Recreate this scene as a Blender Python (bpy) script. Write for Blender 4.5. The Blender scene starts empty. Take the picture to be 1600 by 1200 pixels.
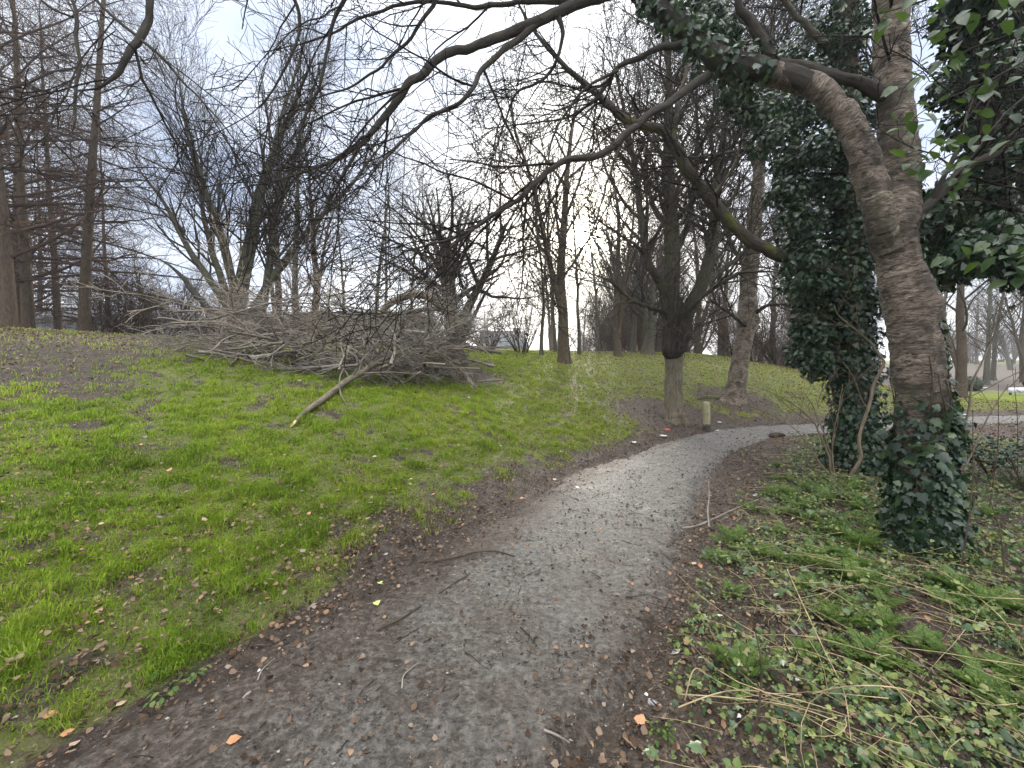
import bpy, math, random
import numpy as np
from mathutils import Vector, Matrix

# ------------------------------------------------------------------ camera, sky, sun, exposure
sc = bpy.context.scene
COL = sc.collection
F = 600.0            # focal length in pixels of the 1600 px wide photograph
HOR = 575.0          # horizon row
EYE = 1.6
cam_d = bpy.data.cameras.new('camera'); cam = bpy.data.objects.new('camera', cam_d); COL.objects.link(cam)
cam_d.sensor_width = 36.0; cam_d.lens = 36.0 * F / 1600.0
cam_d.shift_y = -(600.0 - HOR) / 1600.0
cam_d.clip_start = 0.05; cam_d.clip_end = 3000
cam.location = (0, 0, EYE); cam.rotation_euler = (math.radians(90), 0, 0)
sc.camera = cam

SUN_AZ = math.radians(10.8); SUN_EL = math.radians(18.5)
SDIR = Vector((math.sin(SUN_AZ) * math.cos(SUN_EL), math.cos(SUN_AZ) * math.cos(SUN_EL), math.sin(SUN_EL)))

world = bpy.data.worlds.new('World'); sc.world = world; world.use_nodes = True
def build_world():
    nt = world.node_tree; N = nt.nodes; L = nt.links
    N.clear()
    def nd(t, **k):
        n = N.new(t)
        for a, b in k.items(): setattr(n, a, b)
        return n
    def mth(op, a, b=None, c=None):
        n = nd('ShaderNodeMath', operation=op)
        for i, v in enumerate((a, b, c)):
            if v is None: continue
            if isinstance(v, (int, float)): n.inputs[i].default_value = v
            else: L.new(v, n.inputs[i])
        return n.outputs[0]
    out = nd('ShaderNodeOutputWorld')
    tc = nd('ShaderNodeTexCoord')
    nrm = nd('ShaderNodeVectorMath', operation='NORMALIZE'); L.new(tc.outputs['Generated'], nrm.inputs[0])
    sep = nd('ShaderNodeSeparateXYZ'); L.new(nrm.outputs[0], sep.inputs[0])
    dot = nd('ShaderNodeVectorMath', operation='DOT_PRODUCT'); L.new(nrm.outputs[0], dot.inputs[0]); dot.inputs[1].default_value = SDIR
    d = mth('MAXIMUM', dot.outputs['Value'], 0.0)
    z = mth('MAXIMUM', sep.outputs['Z'], 0.0)
    den = mth('ADD', z, 0.22)
    cx = mth('DIVIDE', sep.outputs['X'], den); cy = mth('DIVIDE', sep.outputs['Y'], den)
    cmb = nd('ShaderNodeCombineXYZ'); L.new(cx, cmb.inputs[0]); L.new(cy, cmb.inputs[1])
    n1 = nd('ShaderNodeTexNoise'); n1.inputs['Scale'].default_value = 1.15; n1.inputs['Detail'].default_value = 7; n1.inputs['Roughness'].default_value = .55
    n1.inputs['Distortion'].default_value = .5
    L.new(cmb.outputs[0], n1.inputs['Vector'])
    rmp = nd('ShaderNodeValToRGB'); L.new(n1.outputs['Fac'], rmp.inputs[0])
    e = rmp.color_ramp.elements
    e[0].position = .36; e[0].color = (.215, .275, .42, 1)
    e[1].position = .64; e[1].color = (.60, .625, .67, 1)
    m = e.new(.5); m.color = (.385, .43, .53, 1)
    # brighter cloud towards the veiled sun
    g1 = mth('MULTIPLY', mth('POWER', d, 7.0), .20)
    g2 = mth('MULTIPLY', mth('POWER', d, 36.0), 1.8)
    g3 = mth('MULTIPLY', mth('POWER', d, 350.0), 6.5)
    g4 = mth('MULTIPLY', mth('POWER', d, 3000.0), 40.0)
    gs = mth('ADD', mth('ADD', g1, g2), mth('ADD', g3, g4))
    gl = nd('ShaderNodeCombineColor')
    L.new(gs, gl.inputs[0]); L.new(mth('MULTIPLY', gs, .92), gl.inputs[1]); L.new(mth('MULTIPLY', gs, .72), gl.inputs[2])
    # fill added to the sky overhead and behind the camera, to light the ground
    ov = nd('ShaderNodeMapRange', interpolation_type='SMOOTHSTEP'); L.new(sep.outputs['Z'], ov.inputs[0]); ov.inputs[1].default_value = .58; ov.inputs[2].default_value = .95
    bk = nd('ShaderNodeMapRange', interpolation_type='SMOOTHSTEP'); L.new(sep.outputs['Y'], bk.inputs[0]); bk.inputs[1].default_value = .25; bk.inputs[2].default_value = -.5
    zen = mth('ADD', 1.0, mth('ADD', mth('MULTIPLY', ov.outputs[0], ZENITH_FILL), mth('MULTIPLY', bk.outputs[0], 1.2)))
    ex = nd('ShaderNodeVectorMath', operation='SCALE'); ex.inputs[0].default_value = (.50, .485, .455); L.new(mth('SUBTRACT', zen, 1.0), ex.inputs['Scale'])   # near-white tint of the added sky fill
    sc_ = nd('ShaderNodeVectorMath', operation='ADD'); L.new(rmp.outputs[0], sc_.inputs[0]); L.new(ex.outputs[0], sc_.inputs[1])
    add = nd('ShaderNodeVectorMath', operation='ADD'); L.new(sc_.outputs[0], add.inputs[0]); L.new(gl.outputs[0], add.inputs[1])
    b2 = nd('ShaderNodeBackground'); L.new(add.outputs[0], b2.inputs[0]); b2.inputs[1].default_value = 1.0
    sky = nd('ShaderNodeTexSky', sky_type='NISHITA', sun_disc=False, sun_elevation=SUN_EL, sun_rotation=SUN_AZ)
    b1 = nd('ShaderNodeBackground'); L.new(sky.outputs[0], b1.inputs[0]); b1.inputs[1].default_value = .08
    mx = nd('ShaderNodeMixShader'); mx.inputs[0].default_value = .86
    L.new(b1.outputs[0], mx.inputs[1]); L.new(b2.outputs[0], mx.inputs[2])
    L.new(mx.outputs[0], out.inputs[0])
ZENITH_FILL = 4.6
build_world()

sun_d = bpy.data.lights.new('sun', 'SUN'); sun = bpy.data.objects.new('sun', sun_d); COL.objects.link(sun)
sun_d.energy = 3.2; sun_d.angle = math.radians(10); sun_d.color = (1.0, .94, .82)
sun.rotation_euler = SDIR.to_track_quat('Z', 'Y').to_euler(); sun.location = (10, 50, 30)
sc.view_settings.view_transform = 'Standard'; sc.view_settings.look = 'None'
sc.view_settings.exposure = 1.22; sc.view_settings.gamma = 1.0
sc.cycles.max_bounces = 6; sc.cycles.diffuse_bounces = 3; sc.cycles.glossy_bounces = 2; sc.cycles.transmission_bounces = 4
sc.cycles.transparent_max_bounces = 6

# ------------------------------------------------------------------ helpers
rng = np.random.default_rng(7); random.seed(11)
R = math.radians

def vnoise(x, y, seed=0):
    xi = np.floor(x).astype(np.int64); yi = np.floor(y).astype(np.int64); fx = x - xi; fy = y - yi
    def h(a, b):
        n = (a * 374761393 + b * 668265263 + seed * 1442695041) & 0xffffffff
        n = ((n ^ (n >> 13)) * 1274126177) & 0xffffffff
        return ((n ^ (n >> 16)) & 0xffff) / 65535.0
    u = fx * fx * (3 - 2 * fx); v = fy * fy * (3 - 2 * fy)
    a, b, c, d = h(xi, yi), h(xi + 1, yi), h(xi, yi + 1), h(xi + 1, yi + 1)
    return (a * (1 - u) + b * u) * (1 - v) + (c * (1 - u) + d * u) * v
def fbm(x, y, octv=4, seed=0):
    s = 0; a = .5; t = 0
    for i in range(octv):
        s = s + a * vnoise(x * 2 ** i + 17 * i, y * 2 ** i - 31 * i, seed + i); t += a; a *= .55
    return s / t

def mesh_from(name, V, quads=None, tris=None, attrs=None, smooth=True, polys=None):
    me = bpy.data.meshes.new(name)
    V = np.ascontiguousarray(V, dtype=np.float32)
    q = np.zeros((0, 4), np.int32) if quads is None or len(quads) == 0 else np.asarray(quads, np.int32)
    t = np.zeros((0, 3), np.int32) if tris is None or len(tris) == 0 else np.asarray(tris, np.int32)
    me.vertices.add(len(V)); me.vertices.foreach_set('co', V.ravel())
    nl = q.size + t.size
    me.loops.add(nl); me.loops.foreach_set('vertex_index', np.concatenate([q.ravel(), t.ravel()]))
    npoly = len(q) + len(t)
    me.polygons.add(npoly)
    me.polygons.foreach_set('loop_start', np.concatenate([np.arange(len(q)) * 4, q.size + np.arange(len(t)) * 3]).astype(np.int32))
    if smooth: me.polygons.foreach_set('use_smooth', np.ones(npoly, bool))
    for k, a in (attrs or {}).items():
        a = np.ascontiguousarray(a, np.float32)
        if a.ndim == 1:
            at_ = me.attributes.new(k, 'FLOAT', 'POINT'); at_.data.foreach_set('value', a)
        else:
            at_ = me.attributes.new(k, 'FLOAT_VECTOR', 'POINT'); at_.data.foreach_set('vector', a.ravel())
    me.update(calc_edges=True); me.validate()
    return me

def ob(name, me, mat, parent=None, loc=None):
    if mat and not me.materials: me.materials.append(mat)
    o = bpy.data.objects.new(name, me); COL.objects.link(o)
    if parent: o.parent = parent
    if loc is not None: o.location = loc
    return o
def tag(o, label=None, cat=None, group=None, kind=None):
    if label: o['label'] = label
    if cat: o['category'] = cat
    if group: o['group'] = group
    if kind: o['kind'] = kind
    return o
def thing(name, label, cat, loc=(0, 0, 0), rz=0, group=None, scale=1):
    o = bpy.data.objects.new(name, None); COL.objects.link(o)
    o.empty_display_size = .2
    o.location = loc; o.rotation_euler = (0, 0, rz); o.scale = (scale,) * 3
    return tag(o, label, cat, group)

class Bag:
    """collects tubes, leaves and loose faces for ONE mesh"""
    def __init__(s): s.V = []; s.Q = []; s.T = []; s.A = []; s.B = []; s.n = 0
    def add(s, V, Q=None, T=None, rnd=None, bark=None):
        V = np.asarray(V, float)
        s.V.append(V)
        if Q is not None and len(Q): s.Q.append(np.asarray(Q) + s.n)
        if T is not None and len(T): s.T.append(np.asarray(T) + s.n)
        s.A.append(np.zeros(len(V)) if rnd is None else np.broadcast_to(rnd, (len(V),)))
        s.B.append(V if bark is None else bark)
        s.n += len(V)
    def mesh(s, name, smooth=True):
        return mesh_from(name, np.vstack(s.V), np.vstack(s.Q) if s.Q else None, np.vstack(s.T) if s.T else None,
                         {'rnd': np.concatenate(s.A), 'bark': np.vstack(s.B)}, smooth)

def unit(v): return v / np.maximum(np.linalg.norm(v, axis=-1, keepdims=True), 1e-9)

def tubes(bag, paths, sides=None, rough=0.0):
    """paths: list of (points (n,3), radii (n,), level). All of one point count are built together."""
    grp = {}
    for p, r, lv in paths:
        k = sides(lv) if callable(sides) else (sides or 4)
        grp.setdefault((len(p), k), []).append((p, r))
    for (n, k), it in grp.items():
        P = np.array([a for a, b in it], float); Rr = np.array([b for a, b in it], float); m = len(P)
        T = np.gradient(P, axis=1); T = unit(T)
        t0 = unit(P[:, -1] - P[:, 0])
        ref = np.where(np.abs(t0[:, 2:3]) > .8, np.array([[1., .2, 0]]), np.array([[0.1, .0, 1.]]))
        ref = np.broadcast_to(ref[:, None, :], P.shape)
        Nn = unit(ref - (ref * T).sum(-1, keepdims=True) * T); B = np.cross(T, Nn)
        a = np.arange(k) * 2 * np.pi / k
        ca, sa = np.cos(a), np.sin(a)
        off = Nn[:, :, None, :] * ca[None, None, :, None] + B[:, :, None, :] * sa[None, None, :, None]
        V = P[:, :, None, :] + off * Rr[:, :, None, None]
        seg = np.linalg.norm(np.diff(P, axis=1), axis=-1); ln = np.concatenate([np.zeros((m, 1)), np.cumsum(seg, 1)], 1)
        bark = np.empty(V.shape); bark[..., 0] = ca * Rr[:, :, None]; bark[..., 1] = sa * Rr[:, :, None]; bark[..., 2] = ln[:, :, None]
        idx = np.arange(m * n * k).reshape(m, n, k)
        i0 = idx[:, :-1]; i1 = idx[:, 1:]
        Q = np.stack([i0, np.roll(i0, -1, 2), np.roll(i1, -1, 2), i1], -1).reshape(-1, 4)
        rnd = np.broadcast_to(rng.random(m)[:, None, None], (m, n, k)).reshape(-1)
        bag.add(V.reshape(-1, 3), Q, None, rnd, bark.reshape(-1, 3))

def spline(pts, n):
    """Catmull-Rom through control points -> n points; works on any number of columns"""
    P = np.asarray(pts, float)
    if len(P) == 2:
        t = np.linspace(0, 1, n)[:, None]; return P[0] * (1 - t) + P[1] * t
    E = np.vstack([2 * P[0] - P[1], P, 2 * P[-1] - P[-2]])
    tt = np.linspace(0, len(P) - 1 - 1e-9, n); i = np.floor(tt).astype(int); t = (tt - i)[:, None]
    a, b, c, d = E[i], E[i + 1], E[i + 2], E[i + 3]
    return .5 * ((2 * b) + (c - a) * t + (2 * a - 5 * b + 4 * c - d) * t ** 2 + (-a + 3 * b - 3 * c + d) * t ** 3)

UP = np.array([0, 0, 1.])
def perp(d, az):
    r = np.array([1., 0, 0]) if abs(d[2]) > .7 else UP
    n = np.cross(d, r); n /= np.linalg.norm(n); b = np.cross(d, n)
    return n * math.cos(az) + b * math.sin(az)
def grow(out, p, d, L, r, lv, P, rs):
    """one branch and, by recursion, everything that grows from it"""
    q = P[lv]; n = q['n']; st = L / n
    pts = [p]; rad = [r]; tr = q.get('taper', .25); d = np.array(d, float); up = q.get('up', 0.0); wob = q['wob']
    cur = np.array(p, float); J = rs.normal(0, wob, (n, 3)); dirs = [d]
    for i in range(n):
        d = d + J[i]; d[2] += up; d = d / math.sqrt(d @ d)
        cur = cur + d * st; pts.append(cur); dirs.append(d)
        rad.append(max(r * (1 - (1 - tr) * (i + 1) / n), q.get('rmin', .004)))
    out.append((np.array(pts), np.array(rad), lv))
    if lv + 1 < len(P): kids(out, np.array(pts), np.array(rad), np.array(dirs), L, lv + 1, P, rs)
def kids(out, pts, rad, dirs, L, lv, P, rs):
    q = P[lv]; k = q['k']; k = max(1, int(round(k * (.8 + .4 * rs.random()))))
    n = len(pts) - 1; az = rs.random() * 6.28
    for j in range(k):
        t = q.get('t0', .2) + (q.get('t1', 1.0) - q.get('t0', .2)) * (j + rs.random() * .8) / k
        f = t * n; i = min(int(f), n - 1); f -= i
        p = pts[i] * (1 - f) + pts[i + 1] * f; rr = rad[i] * (1 - f) + rad[i + 1] * f; d = dirs[i + 1]
        az += 2.4 + rs.normal(0, .4)
        a = R(q['ang'] + rs.normal(0, q.get('av', 9)))
        nd = d * math.cos(a) + perp(d, az) * math.sin(a)
        nd = nd + np.array(q.get('bias', (0, 0, 0))); nd = nd / np.linalg.norm(nd)
        l = q['L'] * (1 - q.get('cone', .45) * t) * (.65 + .7 * rs.random())
        grow(out, p, nd, l, max(min(rr * q.get('rr', .6), q.get('rmax', 9)), q.get('rmin', .004)), lv, P, rs)

def at(px, py, D): return np.array([(px - 800) / F * D, D, EYE - (py - HOR) / F * D])
def trace(pts, n):
    """(px, py, distance, radius) control points -> points, radii in the world"""
    W = np.array([list(at(a, b, c)) + [d] for a, b, c, d in pts]); S = spline(W, n); q = S[:, :3]; r = np.maximum(S[:, 3], .003)
    ln = np.concatenate([[0], np.cumsum(np.linalg.norm(np.diff(q, axis=0), axis=1))]); sd = int(abs(pts[0][0]) * 7 + abs(pts[0][1])) % 997
    amp = np.where(r > .11, .007, np.minimum(.30 * r + .006, .016)) * np.minimum(1, ln / .3)
    off = np.stack([vnoise(ln * 5.5 + 3.3 * k, 0 * ln + k * 9.1, sd + k) + .5 * vnoise(ln * 13 + 7.7 * k, 0 * ln + k, sd + k + 5) - .75 for k in range(3)], 1)
    return q + off * amp[:, None] * 2.0, r

# leaf shapes: (verts, quads, tris), stalk at the origin, tip along +y, face up +z
def leaf_ivy():
    o = [(0, 0), (.30, -.10), (.50, .12), (.33, .38), (.42, .62), (.16, .66), (0, 1.0)]
    V = [(x, y, -.30 * abs(x) ** 1.2 + .05 * y) for x, y in o] + [(-x, y, -.30 * abs(x) ** 1.2 + .05 * y) for x, y in o[1:6]] + [(0, .35, .02)]
    ring = [0, 1, 2, 3, 4, 5, 6, 11, 10, 9, 8, 7]
    return np.array(V), None, np.array([(12, ring[i], ring[(i + 1) % 12]) for i in range(12)])
def leaf_oval(bend=.25, w=.34):
    ys = [0, .28, .62, 1.0]; ws = [.02, w, w * .85, 0.0]; V = []
    for y, x in zip(ys, ws):
        z = -bend * y * y
        V += [(-x, y, z + .35 * x), (0, y, z), (x, y, z + .35 * x)]
    Q = []
    for i in range(3):
        b = i * 3; Q += [(b, b + 1, b + 4, b + 3), (b + 1, b + 2, b + 5, b + 4)]
    return np.array(V), np.array(Q), None
def scatter(bag, leaf, pos, nrm, tip, size, rnd=None):
    V, Q, T = leaf; N = len(pos); k = len(V)
    z = unit(np.asarray(nrm, float)); y = np.asarray(tip, float); y = unit(y - (y * z).sum(-1, keepdims=True) * z); x = np.cross(y, z)
    size = np.broadcast_to(size, (N,))
    W = (x[:, None, :] * V[None, :, 0, None] + y[:, None, :] * V[None, :, 1, None] + z[:, None, :] * V[None, :, 2, None]) * size[:, None, None] + np.asarray(pos)[:, None, :]
    off = (np.arange(N) * k)[:, None, None]
    rnd = rng.random(N) if rnd is None else rnd
    bag.add(W.reshape(-1, 3), None if Q is None else (Q[None] + off).reshape(-1, 4), None if T is None else (T[None] + off).reshape(-1, 3), np.repeat(rnd, k))

# ------------------------------------------------------------------ materials
def mat(name):
    m = bpy.data.materials.new(name); m.use_nodes = True
    nt = m.node_tree; b = nt.nodes['Principled BSDF']; b.inputs['Specular IOR Level'].default_value = .3
    return m, nt, b
def N_(nt, t, **k):
    n = nt.nodes.new(t)
    for a, v in k.items(): setattr(n, a, v)
    return n
def noise(nt, vec, scale, detail=5, rough=.6, dist=0):
    n = N_(nt, 'ShaderNodeTexNoise'); n.inputs['Scale'].default_value = scale; n.inputs['Detail'].default_value = detail
    n.inputs['Roughness'].default_value = rough; n.inputs['Distortion'].default_value = dist
    if vec is not None: nt.links.new(vec, n.inputs['Vector'])
    return n.outputs['Fac']
def ramp(nt, fac, stops):
    n = N_(nt, 'ShaderNodeValToRGB'); nt.links.new(fac, n.inputs[0]); e = n.color_ramp.elements
    while len(e) < len(stops): e.new(.5)
    for i, (p, c) in enumerate(stops): e[i].position = p; e[i].color = (*c, 1)
    return n.outputs[0]
def mixc(nt, fac, a, b, mode='MIX'):
    n = N_(nt, 'ShaderNodeMix', data_type='RGBA', blend_type=mode)
    for s, v in ((n.inputs[0], fac), (n.inputs[6], a), (n.inputs[7], b)):
        if isinstance(v, (int, float)): s.default_value = v
        elif isinstance(v, tuple): s.default_value = (*v, 1)
        else: nt.links.new(v, s)
    return n.outputs[2]
def attr(nt, name, vec=False):
    n = N_(nt, 'ShaderNodeAttribute', attribute_name=name)
    return n.outputs['Vector' if vec else 'Fac']
def mapping(nt, vec, scale, loc=(0, 0, 0)):
    n = N_(nt, 'ShaderNodeMapping'); nt.links.new(vec, n.inputs[0]); n.inputs['Scale'].default_value = scale; n.inputs['Location'].default_value = loc
    return n.outputs[0]
def bump(nt, b, h, strength, dist):
    n = N_(nt, 'ShaderNodeBump'); n.inputs['Strength'].default_value = strength; n.inputs['Distance'].default_value = dist
    nt.links.new(h, n.inputs['Height']); nt.links.new(n.outputs[0], b.inputs['Normal'])
def mrange(nt, v, a, b, c=0, d=1):
    n = N_(nt, 'ShaderNodeMapRange'); nt.links.new(v, n.inputs[0])
    for i, x in enumerate((a, b, c, d)): n.inputs[i + 1].default_value = x
    return n.outputs[0]
def math2(nt, op, a, b):
    n = N_(nt, 'ShaderNodeMath', operation=op)
    for i, v in enumerate((a, b)):
        if isinstance(v, (int, float)): n.inputs[i].default_value = v
        else: nt.links.new(v, n.inputs[i])
    return n.outputs[0]

def bark_mat(name, dark, light, moss=None, rough=.85, mossy=.5):
    """fissured bark with patches of green algae"""
    m, nt, b = mat(name); v = attr(nt, 'bark', True); oi = N_(nt, 'ShaderNodeObjectInfo')
    n1 = noise(nt, mapping(nt, v, (26, 26, 6)), 1.0, 6, .65, .6)
    c = ramp(nt, n1, [(.3, dark), (.7, light)])
    c = mixc(nt, mrange(nt, attr(nt, 'rnd'), 0, 1, 0, .5), c, tuple(.6 * x for x in dark))
    if moss:
        n2 = noise(nt, mapping(nt, v, (5, 5, 2)), 1.0, 5)
        c = mixc(nt, mrange(nt, n2, mossy, mossy + .2, 0, .85), c, moss)
    nt.links.new(c, b.inputs['Base Color']); b.inputs['Roughness'].default_value = rough; b.inputs['Specular IOR Level'].default_value = 0
    bump(nt, b, n1, .6, .03)
    return m
def leaf_mat(name, stops, rough=.4, trans=.35, spec=.4, tcol=None):
    """leaf: colour varies per leaf, thin enough to let light through"""
    m, nt, b = mat(name)
    c = ramp(nt, attr(nt, 'rnd'), stops)
    g = N_(nt, 'ShaderNodeNewGeometry')
    c2 = mixc(nt, mrange(nt, noise(nt, g.outputs['Position'], 9, 3), .35, .65, 0, .45), c, tuple(x * .55 for x in stops[0][1]))
    nt.links.new(c2, b.inputs['Base Color']); b.inputs['Roughness'].default_value = rough; b.inputs['Specular IOR Level'].default_value = spec
    if trans:
        t = N_(nt, 'ShaderNodeBsdfTranslucent'); nt.links.new(mixc(nt, .5, c2, tcol, 'MIX') if tcol else c2, t.inputs[0])
        mx = N_(nt, 'ShaderNodeMixShader'); mx.inputs[0].default_value = trans
        nt.links.new(b.outputs[0], mx.inputs[1]); nt.links.new(t.outputs[0], mx.inputs[2])
        nt.links.new(mx.outputs[0], nt.nodes['Material Output'].inputs[0])
    return m
def plain(name, col, rough=.7, nscale=20, var=.3, spec=.3, bmp=0):
    m, nt, b = mat(name); tc = N_(nt, 'ShaderNodeTexCoord')
    n = noise(nt, tc.outputs['Object'], nscale, 5)
    c = ramp(nt, n, [(.3, tuple(x * (1 - var) for x in col)), (.7, tuple(min(1, x * (1 + var)) for x in col))])
    nt.links.new(c, b.inputs['Base Color']); b.inputs['Roughness'].default_value = rough; b.inputs['Specular IOR Level'].default_value = spec
    if bmp: bump(nt, b, n, .5, bmp)
    return m

M = {}
M['bark_grey'] = bark_mat('grey_bark', (.055, .050, .042), (.15, .14, .115), (.11, .13, .05), mossy=.52)
M['bark_brown'] = bark_mat('brown_bark', (.05, .038, .028), (.13, .10, .075), (.09, .10, .045), mossy=.56)
M['bark_dark'] = bark_mat('dark_bark', (.022, .020, .018), (.07, .065, .055), (.06, .08, .03), mossy=.6)
M['bark_stem'] = bark_mat('slate_bark', (.030, .027, .025), (.085, .078, .068), (.10, .12, .035), mossy=.60)
M['bark_pollard'] = bark_mat('greenish_dark_bark', (.035, .033, .027), (.10, .095, .075), (.075, .085, .035), mossy=.5)
M['bark_slight'] = bark_mat('lightly_mossed_bark', (.040, .036, .030), (.12, .108, .09), (.15, .17, .03), mossy=.53)
M['bark_moss'] = bark_mat('mossy_bark', (.05, .045, .035), (.13, .12, .095), (.14, .17, .03), mossy=.44)
M['twig_dark'] = bark_mat('dark_twig', (.020, .017, .015), (.055, .048, .042), rough=.7)
M['twig_grey'] = bark_mat('grey_twig', (.045, .038, .032), (.10, .088, .072), rough=.8)
M['twig_red'] = bark_mat('reddish_twig', (.040, .027, .022), (.10, .068, .052), rough=.8)
M['brush'] = bark_mat('cut_twig', (.105, .092, .08), (.34, .305, .27), rough=.75)
M['brush_limb'] = bark_mat('cut_limb_bark', (.085, .072, .055), (.22, .19, .145), (.12, .125, .06), rough=.8, mossy=.55)
M['pale_wood'] = plain('torn_pale_wood', (.62, .47, .27), .7, 25, .25, bmp=.01)

def cherry_bark():
    m, nt, b = mat('banded_cherry_bark'); v = attr(nt, 'bark', True)
    band = noise(nt, mapping(nt, v, (9, 9, 40)), 1.0, 8, .7, 1.8)
    fine = noise(nt, mapping(nt, v, (12, 12, 110)), 1.0, 5, .7, 1.0)
    big = noise(nt, mapping(nt, v, (4, 4, 5)), 1.0, 4, .6)
    c = ramp(nt, band, [(.36, (.035, .026, .020)), (.45, (.14, .105, .08)), (.53, (.28, .225, .175)), (.68, (.44, .375, .305))])
    c = mixc(nt, mrange(nt, fine, .52, .62, 0, .75), c, (.05, .038, .029))
    c = mixc(nt, mrange(nt, big, .50, .60, 0, .78), c, (.055, .043, .032))
    scar = noise(nt, mapping(nt, v, (6, 6, 13), (3, 1, 7)), 1.0, 5, .7, 1.2)
    c = mixc(nt, mrange(nt, scar, .60, .66, 0, .85), c, (.025, .019, .015))
    grn = noise(nt, mapping(nt, v, (3, 3, 2.2), (11, 4, 2)), 1.0, 6, .65)
    c = mixc(nt, mrange(nt, grn, .52, .68, 0, .55), c, (.075, .085, .035))
    c = mixc(nt, mrange(nt, noise(nt, mapping(nt, v, (22, 22, 9), (5, 5, 5)), 1.0, 5, .7), .60, .72, 0, .6), c, (.36, .33, .28))
    nt.links.new(c, b.inputs['Base Color']); b.inputs['Roughness'].default_value = .6
    h = math2(nt, 'SUBTRACT', math2(nt, 'ADD', band, math2(nt, 'MULTIPLY', fine, .5)), math2(nt, 'MULTIPLY', mrange(nt, scar, .56, .68), .8))
    bump(nt, b, h, 1.0, .05)
    return m
M['cherry'] = cherry_bark()
M['ivy'] = leaf_mat('ivy_leaf', [(0, (.012, .030, .016)), (.5, (.024, .055, .026)), (.85, (.045, .085, .035)), (1, (.09, .13, .05))], .32, .25, .5)
M['ivy_near'] = leaf_mat('near_shoot_leaf', [(0, (.012, .032, .014)), (.6, (.032, .075, .018)), (1, (.07, .125, .025))], .35, .42, .5, (.09, .15, .02))  # hanging shoots: yellower green and more translucent than the ivy
M['grass'] = leaf_mat('grass_blade', [(0, (.075, .14, .02)), (.25, (.18, .30, .03)), (.52, (.30, .41, .048)), (.76, (.25, .255, .075)), (.9, (.38, .34, .16)), (1, (.48, .42, .24))], .8, .62, 0, (.34, .42, .06))
M['feather'] = leaf_mat('feathery_leaf', [(0, (.06, .13, .028)), (.6, (.13, .22, .045)), (1, (.25, .31, .085))], .5, .5, .3, (.15, .24, .05))
M['weed'] = leaf_mat('weed_leaf', [(0, (.06, .105, .026)), (.4, (.14, .20, .045)), (.75, (.25, .29, .08)), (.9, (.30, .32, .12)), (1, (.30, .22, .13))], .42, .35, .4)
M['dead_leaf'] = leaf_mat('dead_leaf', [(0, (.045, .031, .023)), (.35, (.11, .072, .05)), (.65, (.20, .14, .10)), (.85, (.26, .20, .15)), (1, (.36, .22, .13))], .9, .15, 0)
M['straw'] = plain('dry_straw', (.29, .225, .13), .7, 12, .55)
M['twig_ground'] = bark_mat('fallen_twig', (.03, .023, .018), (.10, .08, .06), rough=.75)

# ------------------------------------------------------------------ terrain
CP=np.array([(-9,-10),(-5.2,-5.2),(-2.85,-1.7),(-.76,1.54),(.43,3.37),(1.8,5.5),(3.45,7.5),(4.75,8.75),(6.3,9.75),(8.6,10.4),(13.7,11.7),(20,12.8),(40,15.5),(90,19)],float)
def catmull(P,n):
    P=np.vstack([2*P[0]-P[1],P,2*P[-1]-P[-2]]); out=[]
    for i in range(1,len(P)-2):
        t=np.linspace(0,1,n,endpoint=False)[:,None]
        a,b,c,d=P[i-1],P[i],P[i+1],P[i+2]
        out.append(.5*((2*b)+(c-a)*t+(2*a-5*b+4*c-d)*t**2+(-a+3*b-3*c+d)*t**3))
    out.append(P[-2][None]); return np.vstack(out)
PATHC=catmull(CP,6)
def sdist(x,y):
    """signed distance to the path centre line, positive on the left (bank) side"""
    x=np.asarray(x,float).ravel(); y=np.asarray(y,float).ravel()
    best=np.full(x.shape,1e9); sg=np.ones(x.shape)
    for a,b in zip(PATHC[:-1],PATHC[1:]):
        e=b-a; L2=e@e
        t=np.clip(((x-a[0])*e[0]+(y-a[1])*e[1])/L2,0,1)
        dx=x-a[0]-t*e[0]; dy=y-a[1]-t*e[1]; d=dx*dx+dy*dy
        m=d<best; best=np.where(m,d,best)
        sg=np.where(m,np.sign(e[0]*dy-e[1]*dx+1e-12),sg)
    return np.sqrt(best)*sg/path_w(y)
def path_w(y): return 1.24-.34*sstep(4.6,7.6,y)
def sstep(a,b,v):
    t=np.clip((v-a)/(b-a),0,1); return t*t*(3-2*t)
def height(x,y):
    sh=np.shape(x); x=np.asarray(x,float).ravel(); y=np.asarray(y,float).ravel()
    s=np.maximum(sdist(x,y)-.95,0)
    A=3.0
    z=A*np.tanh(.245*s/A)
    z*=1-.92*sstep(10.5,23,x-.12*(y-12))
    z*=1-.55*sstep(19,42,s)
    z+=3.4*sstep(26,100,y)*sstep(-5,25,x)
    return z.reshape(sh)
HW = .85                                    # half the width of the path
def edge(x, y): return .26 * (fbm(x * 1.1, y * 1.1, 3, 5) - .5) + .26 * (fbm(x * 4.5, y * 4.5, 3, 9) - .5)
def micro(x, y):
    fade = np.exp(-np.hypot(x, y) / 14)
    return fade * (.10 * (fbm(x * 1.3, y * 1.3, 3, 21) - .5) + .035 * (fbm(x * 7, y * 7, 3, 22) - .5))
def ground_z(x, y, s=None):
    x = np.asarray(x, float); y = np.asarray(y, float)
    s = sdist(x, y).reshape(x.shape) if s is None else s
    z = height(x, y)
    on = sstep(HW - .05, HW + .35, np.abs(s))          # 0 on the path, 1 on the verges
    z = z + micro(x, y) * (.25 + .75 * on)
    z = z + .05 * sstep(HW - .02, HW + .16, s) + .06 * sstep(-HW + .05, -HW - .5, s) + .05 * sstep(-HW - .4, -HW - 2, s) * (fbm(x * .8, y * .8, 3, 33))
    return z
def gz(x, y): return float(ground_z(np.array([x]), np.array([y]))[0])
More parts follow.
